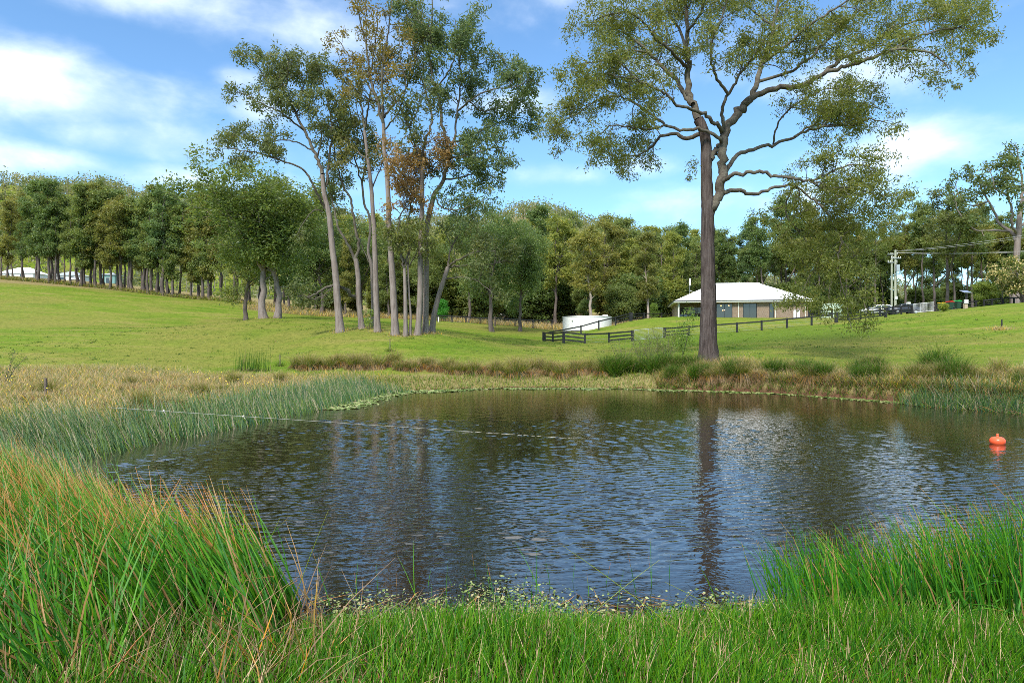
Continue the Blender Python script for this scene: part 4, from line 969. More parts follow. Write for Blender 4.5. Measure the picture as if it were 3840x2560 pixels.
# big bare-limbed gum at the right edge
def Zr(*pts): return [(.26667 * (3440 + p[0] / 1.4925), .26667 * (500 + p[1] / 1.4925), (p[2] if len(p) > 2 else 0)) for p in pts]
traced_tree('gum_tree', 'large gum with bare grey limbs and clumped crown at the right edge', 96.0, [
    (Zr((548, 960), (552, 800), (556, 670), (566, 540), (580, 400)), 6.5, 4.5, 0, 0),
    (Zr((556, 600), (525, 550, 1), (460, 505, 2), (440, 450, 2.6), (400, 380, 3), (360, 310, 3.4), (330, 230, 3.8)), 3.6, .8, 1.3, .4),
    (Zr((562, 560), (530, 510, -1), (530, 440, -1.6), (510, 350, -2), (500, 260, -2.4), (490, 180, -2.8)), 3.0, .8, 1.3, .35),
    (Zr((525, 550, 1), (430, 540, 0), (350, 545, -.6), (300, 520, -1), (230, 440, -1.4), (205, 320, -1.8)), 2.2, .7, 1.1, .35),
    (Zr((400, 380, 3), (330, 400, 3.6), (260, 390, 4), (215, 300, 4.4), (230, 240, 4.6)), 1.6, .6, 1.3, .3),
    (Zr((580, 400), (590, 280, .6), (570, 170, 1), (560, 90, 1.2), (545, 60, 1.3)), 3.0, .7, 1.1, .25),
    (Zr((580, 400), (630, 300, -1), (680, 200, -1.6), (720, 120, -2)), 3.4, .8, 1.4, .2),
    (Zr((510, 350, -2), (440, 310, -2.6), (420, 240, -3), (390, 190, -3.2)), 1.6, .6, 1.3, .2),
    (Zr((570, 520), (660, 450, 1), (740, 350, 2), (800, 260, 2.6)), 3.0, .8, 1.4, .3)], bark='bark_grey', bark2='bark_grey', seed=41, L=.50, W=.22, nleaf=26, den=.62, l1=(1.2, 3.2), l2=(.6, 1.5), sig=.36, tint=(.95, 1.02, .92))

# shrubs by the drive
tree_at('bush', 988, 88, 281, 'rounded light green bush behind the solar panel post', None, (1.5, 1.6, .95), 1.5, .3, name='bush', cat='bush')
tree_at('bush', 443, 100, 299, 'bright green leafy bush at the belt edge beside the clump', None, (.55, 1.75, .6), .95, .9, name='bush', cat='bush')
tree_at('bush', 655, 100, 303, 'small bright bush by the rear fence left of the house', None, (1.2, 1.5, .7), .8, 1.9, name='bush', cat='bush')


def blossom_bush():
    r = np.random.default_rng(77); x, Y = (1024 - CX) / FPX * 84, 84.0; z = gz(x, Y)
    root = empty('flowering_shrub', (x, Y, z)); tag(root, 'cream-flowering shrub at the right edge beyond the lawn crest', 'shrub')
    mb = MB(); T = []
    for k in range(14):
        a = k * 2.4; d = np.array([math.cos(a) * .55, math.sin(a) * .55, 1.0]); p = [np.zeros(3)]
        for s in range(5): d = unit(d + r.normal(size=3) * .15); p.append(p[-1] + d * r.uniform(.9, 1.35))
        T.append(p); mb.add(*tubes(np.array([p]), np.linspace(.07, .015, 6)[None], 5)[:2])
    T = np.array(T); mb.build('stem', M['bark_far'], root)
    A, Ra = spawn(r, T, np.full(T.shape[:2], .02), 12, .3, .5, 1.3)
    f = Foliage(); f.add(*leaf_cloud(r, A, 40, .22, .28, .12)); f.build('foliage', M['leaf'], root, (1.1, 1.15, .8))
    f2 = Foliage(); f2.add(*leaf_cloud(r, A, 16, .20, .22, .2, -.3, .75)); f2.build('blossom', M['blossom'], root, (1, 1, 1))
blossom_bush()


def hillside():
    """the wooded ridge far behind, one mass of crowns"""
    r = np.random.default_rng(55); n = 3300
    x = r.uniform(-520, 260, n); y = 275 + 270 * r.uniform(0, 1, n) ** .8; z = ground_z(x, y)
    ht = r.uniform(6, 14, n); fol = Foliage(); mb = MB()
    t = r.uniform(0, 1, n); k = 48
    c = np.stack([x, y, z + ht * .62], 1)[:, None] + r.normal(size=(n, k, 3)) * np.stack([ht * .19, ht * .19, ht * .17], 1)[:, None]
    rn = np.clip(t[:, None] * .75 + r.uniform(0, .3, (n, k)), 0, 1)
    V, F, R = leaf_quads(r, c.reshape(-1, 3), rn.ravel(), 1.5, .95, .1)
    o = mesh('hillside_forest', V, F, leaf_material('hazed_hill_leaf', [(0, (.10, .13, .065)), (.4, (.18, .205, .09)), (.75, (.26, .27, .12)), (1, (.32, .29, .15))], .5, False), None, {'rnd': R})  # yellow-green leaves, paled further: distance haze put into the colour
    tag(o, 'distant wooded ridge of mixed gums behind the tree belts', 'forest', kind='stuff')
    pts = np.stack([np.stack([x, y, z - .3], 1), np.stack([x, y, z + ht * .8], 1)], 1); V, F, _ = tubes(pts, np.tile([[.22, .08]], (n, 1)), 4)
    o2 = mesh('trunks', V, F, M['bark_pale'], o); o2['kind'] = 'stuff'
hillside()
# ------------------------------------------------------------------ reeds, rushes and grass
def build_reeds():
    r = np.random.default_rng(301)
    # near left bed, blown to the left
    q = scatter(r, 60000, -9.5, -1.5, 4.0, 12.0, lambda x, y, r: (np.abs(shore_dist(x, y) - .15) < r.uniform(.3, 1.15, len(x))) & (y < 9.6) & (x < -1.9 + (7 - y) * .15))
    q = q[:4400]
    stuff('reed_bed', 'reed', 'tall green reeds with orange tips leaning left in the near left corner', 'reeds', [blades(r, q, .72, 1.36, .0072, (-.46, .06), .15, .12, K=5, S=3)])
    q = scatter(r, 30000, -7.5, -2.2, 3.4, 8.0, lambda x, y, r: (shore_dist(x, y) > .5) & (shore_dist(x, y) < 2.2))[:1900]
    stuff('reed_bed', 'reed', 'orange and straw coloured reeds at the bottom left bank', 'reeds', [blades(r, q, .6, 1.25, .0066, (-.22, 0), .22, .18, K=5, S=3)])
    # middle left bed
    q = scatter(r, 60000, -14, -6, 9.0, 17.2, lambda x, y, r: (np.abs(shore_dist(x, y) + .05) < r.uniform(.4, 1.5, len(x))))[:6500]
    stuff('reed_bed', 'reed_blue', 'blue-green reed bed at the left bank behind the near reeds', 'reeds', [blades(r, q, .55, 1.08, .0075, (-.34, .03), .13, .12, K=4, S=3)])
    q = scatter(r, 80000, -13, -5, 17.6, 35.0, lambda x, y, r: (np.abs(shore_dist(x, y) + .35) < r.uniform(.5, 1.35, len(x))))[:8500]
    stuff('reed_bed', 'reed_blue', 'long blue-green reed bed running along the far left bank', 'reeds', [blades(r, q, .55, 1.02, .0095, (-.20, .03), .12, .10, K=4, S=3)])
    # near right bed
    def right(x, y, r):
        d = shore_dist(x, y)
        return (d > -1.1) & (d < .6) & (x > 2.35 + .3 * (y - 6.2) + np.abs(r.normal(size=len(x))) * .35) & (y < 8.2)
    q = scatter(r, 60000, 2.0, 8.0, 5.2, 8.2, right)[:2900]
    stuff('reed_bed', 'reed_right', 'tall green reeds standing in the water at the near right', 'reeds', [blades(r, q, .6, 1.05, .0076, (-.14, 0), .17, .13, K=5, S=3, hfun=.84 + .32 * sstep(q[:, 0], 2.4, 5))])
    # reeds under the right far bank
    q = scatter(r, 60000, 14, 22, 21, 30, lambda x, y, r: (np.abs(shore_dist(x, y) + .25) < r.uniform(.3, .9, len(x))) & (y < 28.2))[:3200]
    stuff('reed_bed', 'reed_blue', 'green reed bed with broken straw at the right far bank', 'reeds', [blades(r, q, .5, .95, .009, (.05, 0), .22, .18, K=4, S=3)])
    q = scatter(r, 20000, 14.5, 20.5, 22, 28, lambda x, y, r: (np.abs(shore_dist(x, y) + .6) < .45))[:420]
    stuff('broken_reeds', 'straw', 'bent dry straw at the foot of the right far reeds', 'reeds', [blades(r, q, .3, .8, .009, (0, 0), .9, .4, K=4, S=3)])
    # thin lone stems in the water by the near left bed
    q = np.array([(-1.65 + .13 * i + r.normal() * .05, 6.6 + r.uniform(-.4, .5)) for i in range(26)] + [(.2, 6.3), (.45, 6.2), (2.0, 6.5), (-.3, 6.2)])
    stuff('reed_stems', 'reed', 'scattered single stems standing in open water beside the left reeds', 'reeds', [blades(r, q, .5, .85, .0045, (-.08, 0), .12, .1, K=5, S=3)])


def build_foreground():
    r = np.random.default_rng(302)
    ok = lambda x, y, r: (shore_dist(x, y) > -.16 + r.normal(size=len(x)) * .10)
    q = scatter(r, 60000, -4.2, 5.6, 3.4, 6.6, ok)
    q = q[np.abs(q[:, 0]) < q[:, 1] * .80 + .4][:24000]
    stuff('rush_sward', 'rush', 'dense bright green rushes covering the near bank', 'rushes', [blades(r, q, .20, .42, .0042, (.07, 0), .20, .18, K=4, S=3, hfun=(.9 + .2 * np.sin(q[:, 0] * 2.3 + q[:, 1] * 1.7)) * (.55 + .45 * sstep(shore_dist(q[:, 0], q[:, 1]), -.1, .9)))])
    q = scatter(r, 9000, -4.2, 5.6, 3.4, 6.3, ok); q = q[np.abs(q[:, 0]) < q[:, 1] * .80 + .4][:6000]
    stuff('dead_rush', 'straw', 'pale dead rush stems tangled in the near bank', 'rushes', [blades(r, q, .06, .24, .0044, (.3, 0), .8, .5, K=4, S=3)])
    q = scatter(r, 3000, -4.2, -1.2, 3.4, 5.6, ok)[:650]
    stuff('dead_rush', 'straw', 'tan straw heaped at the bottom left corner', 'rushes', [blades(r, q, .3, .8, .0048, (-.15, 0), .6, .3, K=4, S=3)])
    # a few long seed stalks crossing the view
    st = MB()
    for x0, y0, dx, dz, ln in ((.15, 4.5, .7, .62, 1.15), (1.35, 4.6, -.75, .62, 1.3), (-.45, 4.6, .8, .5, .9), (1.9, 4.7, -.8, .55, 1.0), (-2.1, 5.0, .35, 1.0, 1.1), (-1.75, 5.1, .3, .95, 1.15), (2.7, 4.8, -.9, .45, .8)):
        s = np.linspace(0, 1, 7); b = np.array([x0, y0, gz(x0, y0)]); d = unit(np.array([dx, .12, dz]))
        p = b + d * ln * s[:, None] + np.array([0, 0, -.10]) * (s ** 2)[:, None]
        V, F, t = tubes(p[None], np.linspace(.0036, .0014, 7)[None], 4); st.add(V, F, t=t, rnd=np.full(len(V), .5))
    o = st.build('grass_stalks', M['greengrass'], None); tag(o, 'long single grass stalks crossing above the near rushes', 'grass', kind='stuff')
    # floating primrose mat along the near shore
    n = 17000; x = r.uniform(-3.6, 4.2, n); y = r.uniform(5.5, 7.6, n); d = shore_dist(x, y)
    lim = .45 + .34 * np.sin(x * 1.9 + 1.0) * np.sin(x * .7) + .75 * np.exp(-((x + .1) / .55) ** 2) + .55 * np.exp(-((x - 2.1) / .6) ** 2)
    lim = np.maximum(lim + r.normal(size=n) * .12, .1); cl = np.sin(x * 5.3 + 2 * np.sin(y * 4)) * np.sin(y * 6.1 + x) ; k = (d < .25) & (d > -lim) & (cl > r.normal(size=n) * .5 - .35); c = np.stack([x, y, np.maximum(.012, ground_z(x, y) + .02)], 1)[k]
    N = len(c); c[:, 2] += np.abs(r.normal(size=N)) * .018
    a = r.uniform(0, 6.28, N); dd = np.stack([np.cos(a), np.sin(a), r.normal(size=N) * .35], 1); dd = unit(dd); s = unit(np.cross(dd, np.array([0, 0, 1.0]) + r.normal(size=(N, 3)) * .3)); l = r.uniform(.016, .046, (N, 1))
    V = np.stack([c, c + dd * l * .6 + s * l * .36, c + dd * l, c + dd * l * .6 - s * l * .36], 1).reshape(-1, 3)
    o = mesh('floating_weed', V, np.arange(N * 4).reshape(N, 4), M['lily'], None, {'rnd': np.repeat(r.uniform(0, 1, N), 4)}); tag(o, 'leafy floating weed mat along the near shore', 'water weed', kind='stuff')
    # floating dead stems in the mat
    q = scatter(r, 4000, -3, 4, 5.5, 6.9, lambda x, y, r: np.abs(shore_dist(x, y) + .2) < .3)[:420]
    V, F, t, rn = blades(r, q, .12, .5, .0045, (0, 0), 6.0, .3, K=4, S=3, z=np.full(len(q), .02))
    V[:, 2] = np.clip(V[:, 2], .004, .05)
    stuff('floating_straw', 'straw', 'loose dead stems floating in the near weed mat', 'straw', [(V, F, t, rn)])


def build_far_weed():
    r = np.random.default_rng(303); n = 30000
    x = r.uniform(-9, 19, n); y = r.uniform(23, 39, n); d = shore_dist(x, y)
    lim = np.interp(x, [-8, -5, -1, 3, 8, 12, 16, 19], [2.6, 2.4, 1.5, 1.1, 1.3, 1.0, .8, .3]) * (.75 + .4 * np.sin(x * 1.3) * np.sin(x * .45 + 2))
    k = (d < .05) & (d > -lim + r.normal(size=n) * .25) & (y > 25.5); c = np.stack([x, y, np.full(n, .012)], 1)[k]; N = len(c)
    a = (np.arange(6) / 6 * 2 * np.pi)[None] + r.uniform(0, 6, (N, 1)); rad = r.uniform(.05, .13, (N, 1))
    V = c[:, None] + np.stack([np.cos(a) * rad, np.sin(a) * rad, r.normal(size=(N, 6)) * .012 + r.uniform(0, .01, (N, 1))], -1)
    o = mesh('lily_pads', V.reshape(-1, 3), np.arange(N * 6).reshape(N, 6), M['lily'], None, {'rnd': np.repeat(r.uniform(0, .9, N), 6)}); tag(o, 'band of floating pads and weed along the far shore', 'water weed', kind='stuff')


def tussock_proto(key, seed, n, h, spread, mat, skirt=0):
    r = np.random.default_rng(seed); a = r.uniform(0, 6.28, n); rr = np.sqrt(r.uniform(0, 1, n)) * .26
    xy = np.stack([np.cos(a) * rr, np.sin(a) * rr], 1); z = np.zeros(n)
    V, F, t, rn = ribbons(r, xy, h * .6, h, .016, (0, 0), spread, .28, K=5, z=z)
    o = mesh('stems', V, F, M[mat], None, {'t': t, 'rnd': rn}); d = [o.data]; bpy.data.objects.remove(o)
    if skirt:
        a = r.uniform(0, 6.28, skirt); xy = np.stack([np.cos(a), np.sin(a)], 1) * .22
        s = np.linspace(0, 1, 5); out = np.stack([np.cos(a), np.sin(a), np.zeros(skirt)], 1); hh = r.uniform(.5, .85, (skirt, 1, 1))
        p = np.stack([xy[:, 0], xy[:, 1], r.uniform(.1, .3, skirt)], 1)[:, None] + out[:, None] * (s * .55)[None, :, None] * hh * 1.3 + np.array([0, 0, 1.0]) * (s * .55 - 1.25 * s ** 2)[None, :, None] * hh
        V, F, t = tubes(p, np.full((skirt, 5), .007) * np.linspace(1, .4, 5), 3)
        o = mesh('dead_skirt', V, F, M['straw'], None, {'t': t, 'rnd': np.repeat(r.uniform(0, 1, skirt), 15)}); d.append(o.data); bpy.data.objects.remove(o)
    PROTO['t_' + key] = d


def tussock(key, x, y, s, label, group, rz=None):
    root = empty('rush_tussock', (x, y, gz(x, y) - .02), random.uniform(0, 6.28) if rz is None else rz); root.scale = (s, s, s * random.uniform(.85, 1.15))
    tag(root, label, 'tussock', group)
    for nm, d in zip(('stems', 'dead_skirt'), PROTO['t_' + key]):
        o = bpy.data.objects.new(nm, d); col.objects.link(o); o.parent = root; o['kind'] = 'stuff'
    return root


def build_banks():
    r = np.random.default_rng(304)
    tussock_proto('brown_a', 1, 520, 1.15, .34, 'tussock', 220); tussock_proto('brown_b', 2, 480, 1.25, .30, 'tussock', 140); tussock_proto('green', 3, 700, 1.35, .34, 'tussock_green', 0); tussock_proto('straw', 4, 360, .8, .55, 'drygrass', 280)
    # rush tussocks along the far bank
    cols = list(np.linspace(300, 604, 54))
    for i, px in enumerate(cols):
        px += random.uniform(-4, 4); Y = 40.9 + random.uniform(-.5, .9); k = random.choice(['brown_a', 'brown_b', 'brown_a', 'brown_b', 'straw'])
        tussock(k, (px - CX) / FPX * Y, Y, random.uniform(.8, 1.15), {'brown_a': 'brown-green rush tussock with a dead skirt in the far shore row', 'brown_b': 'upright brown-green rush tussock in the far shore row', 'straw': 'low straw-coloured tussock in the far shore row'}[k], 'rush tussocks along the far shore')
    for px, Y, s in ((607, 40.6, 1.15), (616, 40.2, 1.25), (624, 40.8, 1.2), (633, 40.4, 1.1), (646, 40, 1.0), (655, 39.4, 1.1), (664, 39.6, 1.1), (672, 39.2, 1.0), (682, 39.4, .95), (694, 39, .9)):
        tussock('green', (px - CX) / FPX * Y, Y, s, 'lush green tussock on the far bank left of the big gum', 'green tussocks left of the big gum')
    # right bank: tussocks with dead skirts hanging over the cut bank
    for i in range(84):
        u = r.uniform(0, 1); px = 668 + u * 370; base = np.interp(px, [668, 760, 880, 1010, 1040], [37.4, 35.2, 30.6, 26.2, 25.6]); Y = base + .2 + 2.2 * r.uniform(0, 1) ** 2
        x = (px - CX) / FPX * Y; d = float(shore_dist(x, Y))
        if d < .25: Y += .4 - d; x = (px - CX) / FPX * Y
        k = r.choice(['brown_a', 'brown_a', 'brown_b', 'green', 'green', 'straw'])
        tussock(k, x, Y, r.uniform(.65, 1.05), {'brown_a': 'brown-green rush tussock with dead skirt on the right bank', 'brown_b': 'upright brown-green rush tussock on the right bank', 'straw': 'straw-coloured tussock on the right bank', 'green': 'bright green rush tussock on the right bank'}[str(k)], 'tussocks on the right bank')
    for i in range(34):
        x = r.uniform(-17, -8.5); Y = r.uniform(14, 35)
        if shore_dist(x, Y) < .9: continue
        k = str(r.choice(['brown_b', 'straw', 'straw', 'brown_a'])); tussock(k, x, Y, r.uniform(.45, .85), {'brown_a': 'skirted brown rush tussock in rough grass behind the left reeds', 'brown_b': 'upright brown rush tussock in rough grass behind the left reeds', 'straw': 'straw-coloured tussock in rough grass behind the left reeds'}[k], 'tussocks in the left rough grass')
    q = P(251, 375, 40)[:2] + r.normal(size=(150, 2)) * np.array([.55, .35]); stuff('reed_tuft', 'tussock_green', 'tall upright thin green reeds at the lawn edge on the left', 'reeds', [blades(r, q, .6, 1.5, .010, (0, 0), .07, .06, K=4, S=3)])
    tussock('green', *P(936, 365, 31)[:2], 1.25, 'tall green tuft standing above the grass on the right bank', None)
    # low sward between far tussocks and the water
    q = scatter(r, 60000, -9, 19, 24, 43, lambda x, y, r: (shore_dist(x, y) > -.25 + .20 * sstep(x, 7, 10)) & (shore_dist(x, y) < 2.2 + r.normal(size=len(x)) * .5))[:26000]
    stuff('bank_grass', 'greengrass', 'green and yellow sedge fringing the far shore', 'grass', [ribbons(r, q, .18, .48, .022, (0, 0), .3, .3)])
    q = scatter(r, 90000, 8, 34, 20, 44, lambda x, y, r: (shore_dist(x, y) > .3) & (shore_dist(x, y) < 4.2 + r.normal(size=len(x)) * .9))[:20000]
    stuff('bank_grass', 'drygrass', 'reddish dry grass along the top of the right bank', 'grass', [ribbons(r, q, .22, .62, .018, (0, 0), .3, .3)])
    q = scatter(r, 60000, 8, 34, 20, 44, lambda x, y, r: (shore_dist(x, y) > .3) & (shore_dist(x, y) < 3.4 + r.normal(size=len(x)) * .9))[:19000]
    stuff('bank_grass', 'tussock', 'green grass mixed through the right bank', 'grass', [ribbons(r, q, .3, .8, .022, (0, 0), .28, .3)])
    # dead and green grass hanging down the cut bank to the water
    q = scatter(r, 90000, 8, 22, 20, 40, lambda x, y, r: (shore_dist(x, y) > .12) & (shore_dist(x, y) < .75))[:9000]
    V, F, t, rn = ribbons(r, q, .3, .6, .02, (-.25, -.55), .35, .5); stuff('hanging_grass', 'straw', 'dead grass hanging over the cut bank at the right', 'grass', [(V, F, t, rn)])
    q = scatter(r, 90000, 8, 22, 20, 40, lambda x, y, r: (shore_dist(x, y) > -.05) & (shore_dist(x, y) < .7))[:7000]
    stuff('bank_grass', 'tussock_green', 'green sedge at the foot of the right bank', 'grass', [ribbons(r, q, .2, .5, .02, (-.1, -.2), .35, .4)])
    # coarse tufts and weeds left standing in the lawn
    c = scatter(r, 900, -40, 45, 42, 78, lambda x, y, r: (np.abs(x) < y * .76) & (shore_dist(x, y) > 5))[:420]; q = np.repeat(c, 26, 0) + r.normal(size=(len(c) * 26, 2)) * np.repeat(r.uniform(.08, .3, len(c)), 26)[:, None]
    stuff('lawn_weeds', 'tussock_green', 'coarse darker tufts dotted through the mown paddock', 'grass', [ribbons(r, q, .05, .16, .05, (0, 0), .5, .4, K=3)])
    # rough grass behind the left reeds
    ok = lambda x, y, r: (shore_dist(x, y) > .5) & (y < 37.5 + 1.2 * np.sin(x * .5) + r.normal(size=len(x)) * 1.2) & (np.abs(x) < y * .82 + 2)
    q = scatter(r, 130000, -34, -6.5, 9, 40, ok)[:42000]
    stuff('rough_grass', 'drygrass', 'pale dry unmown grass on the left bank', 'grass', [ribbons(r, q, .20, .55, .018, (-.1, 0), .35, .35)])
    q = scatter(r, 90000, -34, -6.5, 9, 40, ok)[:16000]
    stuff('rough_grass', 'greengrass', 'green blades mixed into the left unmown grass', 'grass', [ribbons(r, q, .18, .42, .02, (-.1, 0), .35, .3)])
    # ragged grass at the far paddock edges
    q = scatter(r, 90000, -40, 22, 97, 112, lambda x, y, r: y > 99 + 1.5 * np.sin(x * .3))[:16000]
    stuff('rough_grass', 'drygrass', 'dry tall grass under the belt trees beyond the lawn', 'grass', [ribbons(r, q, .4, 1.1, .05, (0, 0), .3, .3)])
    q = scatter(r, 40000, -88, -30, 104, 117, lambda x, y, r: np.abs(y - (np.interp((x / 110 * FPX + CX), [0, 100, 218, 330], [113.5, 111.5, 108.5, 105]) + 1)) < 1.6)[:9000]
    stuff('rough_grass', 'tussock', 'weeds at the foot of the left tree row', 'grass', [ribbons(r, q, .3, .9, .06, (0, 0), .3, .3)])
    # short lawn tufts so that the mown paddock has a nap
    q = scatter(r, 150000, -45, 50, 38, 82, lambda x, y, r: (np.abs(x) < y * .78 + 2) & (shore_dist(x, y) > 3.5) & (r.uniform(0, 1, len(x)) < np.clip(1.4 - y / 70, .15, 1)))[:52000]
    V, F, t, rn = ribbons(r, q, .03, .085, .06, (0, 0), .5, .4, K=3)
    stuff('lawn_grass', 'greengrass', 'short mown grass nap over the paddock', 'grass', [(V, F, t, rn)])
    # grass round the trunks of the clump
    q = []
    for px, Y in ((340, 54), (361, 56), (378, 54), (395, 52), (406, 51.6), (417, 52), (427, 53), (432, 54), (264, 68), (277, 68.5)):
        x = (px - CX) / FPX * Y; q.append(np.stack([x + r.normal(size=160) * .45, Y + r.normal(size=160) * .45], 1))
    stuff('grass_tufts', 'drygrass', 'dry grass left unmown round the trunks of the clump', 'grass', [ribbons(r, np.vstack(q), .12, .38, .03, (0, 0), .35, .3)])
    q = np.stack([(708 - CX) / FPX * 40 + r.normal(size=900) * .9, 39.6 + r.normal(size=900) * .6], 1)
    stuff('grass_tufts', 'drygrass', 'straw-coloured grass round the foot of the big gum', 'grass', [ribbons(r, q, .2, .5, .02, (0, 0), .3, .3)])
    # yellow daisies in the rough grass
    q = scatter(r, 2500, -26, -9, 18, 36, lambda x, y, r: (shore_dist(x, y) > 1.5) & (np.sin(x * .7) * np.sin(y * .6 + 1) > .35))[:70]; z = ground_z(q[:, 0], q[:, 1]) + r.uniform(.4, .55, len(q)); a = np.arange(6) / 6 * 2 * np.pi
    V = np.stack([q[:, 0], q[:, 1], z], 1)[:, None] + np.stack([np.cos(a), np.sin(a) * .6, np.sin(a) * .6], 1)[None] * .022
    o = mesh('wildflowers', V.reshape(-1, 3), np.arange(len(q) * 6).reshape(-1, 6), M['yellowflower']); tag(o, 'small yellow wildflowers dotted through the left rough grass', 'flowers', kind='stuff')


def small_plant(name, label, x, y, h, nst, spread, leafn, mat, tint, cat='sapling', L=.13, W=.035, sig=.10, seed=1, bark='bark_far', r0=.018, droop=.5):
    r = np.random.default_rng(seed); z = gz(x, y); root = empty(name, (x, y, z)); tag(root, label, cat); mb = MB(); T = []
    for k in range(nst):
        a = k * 2.4 + r.uniform(0, 1); d = np.array([math.cos(a) * spread, math.sin(a) * spread, 1.0]); p = [np.array([math.cos(a), math.sin(a), 0]) * .03 * (nst > 1)]
        for s in range(6): d = unit(d + r.normal(size=3) * .12); p.append(p[-1] + d * h / 6 * r.uniform(.85, 1.1))
        T.append(p); mb.add(*tubes(np.array([p]), np.linspace(r0, r0 * .25, 7)[None], 5)[:2])
    T = np.array(T); A, Ra = spawn(r, T, np.full(T.shape[:2], r0 * .5), 9, .2, h * .12, h * .30, up=.3); mb.add(*tubes(A, Ra * .5, 3)[:2]); mb.build('stem', M[bark], root)
    if leafn:
        f = Foliage(); f.add(*leaf_cloud(r, A, leafn, sig, L, W, droop, .2)); f.build('foliage', M[mat], root, tint)
    return root


def build_small_plants():
    x, y = P(682, 372, 41.2)[:2]
    small_plant('sapling', 'leafy young gum sapling left of the big trunk', x, y, 3.0, 3, .16, 34, 'leaf', (1.35, 1.65, .9), L=.2, W=.05, sig=.16, seed=2)
    for i, (px, Y, h) in enumerate(((622, 42, 2.0), (640, 42.5, 1.7), (650, 42, 2.0), (660, 42.4, 2.1), (669, 42, 1.9))):
        x, y = P(px, 370, Y)[:2]
        small_plant('wispy_shrub', 'wispy grey-green shrub behind the tussocks, %s of five from the left' % ORD[i], x, y, h, 12, .35, 10 if i else 3, 'leaf', (1.7, 1.7, 1.25), 'shrub', .12, .022, .10, 20 + i, 'bark_far', .012)
    x, y = P(4, 382, 27)[:2]
    small_plant('bare_shrub', 'twiggy shrub with few leaves at the far left edge', x, y, 1.45, 9, .35, 7, 'leaf', (1.2, 1.4, .8), 'shrub', .08, .03, .06, 31, 'bark_far', .014)
    for px, py, Y, h, lab in ((280, 364, 42, .7, 'small stake with weeds round it on the left lawn'), (390, 353, 46, .85, 'young sapling beside a stake on the lawn in front of the clump')):
        x, y = P(px, py, Y)[:2]; z = gz(x, y)
        root = empty('staked_plant', (x, y, z)); tag(root, lab, 'sapling')
        MB().box((-.025, -.025, -.1), (.025, .025, h)).build('stake', M['post_wood'], root)
        r = np.random.default_rng(int(px)); q = r.normal(size=(120, 2)) * .16
        V, F, t, rn = ribbons(r, q, .15, .5, .025, (0, 0), .5, .4, z=np.zeros(120)); o = mesh('foliage', V, F, M['greengrass'], root, {'t': t, 'rnd': rn}); o['kind'] = 'stuff'
    x, y = P(364, 328, 56)[:2]
    small_plant('sapling', 'small leafy sapling between the third and fourth trunks of the clump', *P(364.5 + 4, 328, 55)[:2], 1.7, 3, .2, 12, 'leaf', (1.3, 1.5, 1), L=.2, W=.08, sig=.12, seed=44)
    x, y = P(944, 310, 78)[:2]
    small_plant('weedy_bush', 'low weedy bush in front of the wheelie bins', x, y, 1.0, 8, .5, 22, 'leaf', (1.6, 1.6, .7), 'bush', .16, .06, .12, 51)
    r = np.random.default_rng(61); x, y = P(1000, 330, 57.5)[:2]; q = np.array([[x, y]]) + r.normal(size=(260, 2)) * .5
    stuff('grass_tufts', 'drygrass', 'brown weeds round the dark post on the right slope', 'grass', [ribbons(r, q, .2, .55, .03, (0, 0), .4, .3)])

build_reeds(); build_foreground(); build_far_weed(); build_banks(); build_small_plants()
# ------------------------------------------------------------------ the house
def hip(mb, u0, u1, v0, v1, z, h, t=.12, inset=None):
    """closed hip roof over a rectangle"""
    k = (v1 - v0) / 2 if inset is None else inset; m = (v0 + v1) / 2
    V = [(u0, v0, z), (u1, v0, z), (u1, v1, z), (u0, v1, z), (u0 + k, m, z + h), (u1 - k, m, z + h), (u0, v0, z - t), (u1, v0, z - t), (u1, v1, z - t), (u0, v1, z - t)]
    mb.add(V, [[0, 1, 5, 4], [2, 3, 4, 5], [6, 9, 8, 7], [0, 6, 7, 1], [1, 7, 8, 2], [2, 8, 9, 3], [3, 9, 6, 0]]); mb.F3.append(np.array([[1, 2, 5], [3, 0, 4]]) + mb.n - 10)
    return mb


def frame_rect(mb, u0, u1, z0, z1, v, w=.05, d=.06):
    mb.box((u0, v, z0), (u0 + w, v + d, z1)); mb.box((u1 - w, v, z0), (u1, v + d, z1)); mb.box((u0 + w, v, z0), (u1 - w, v + d, z0 + w)); mb.box((u0 + w, v, z1 - w), (u1 - w, v + d, z1))
    return mb


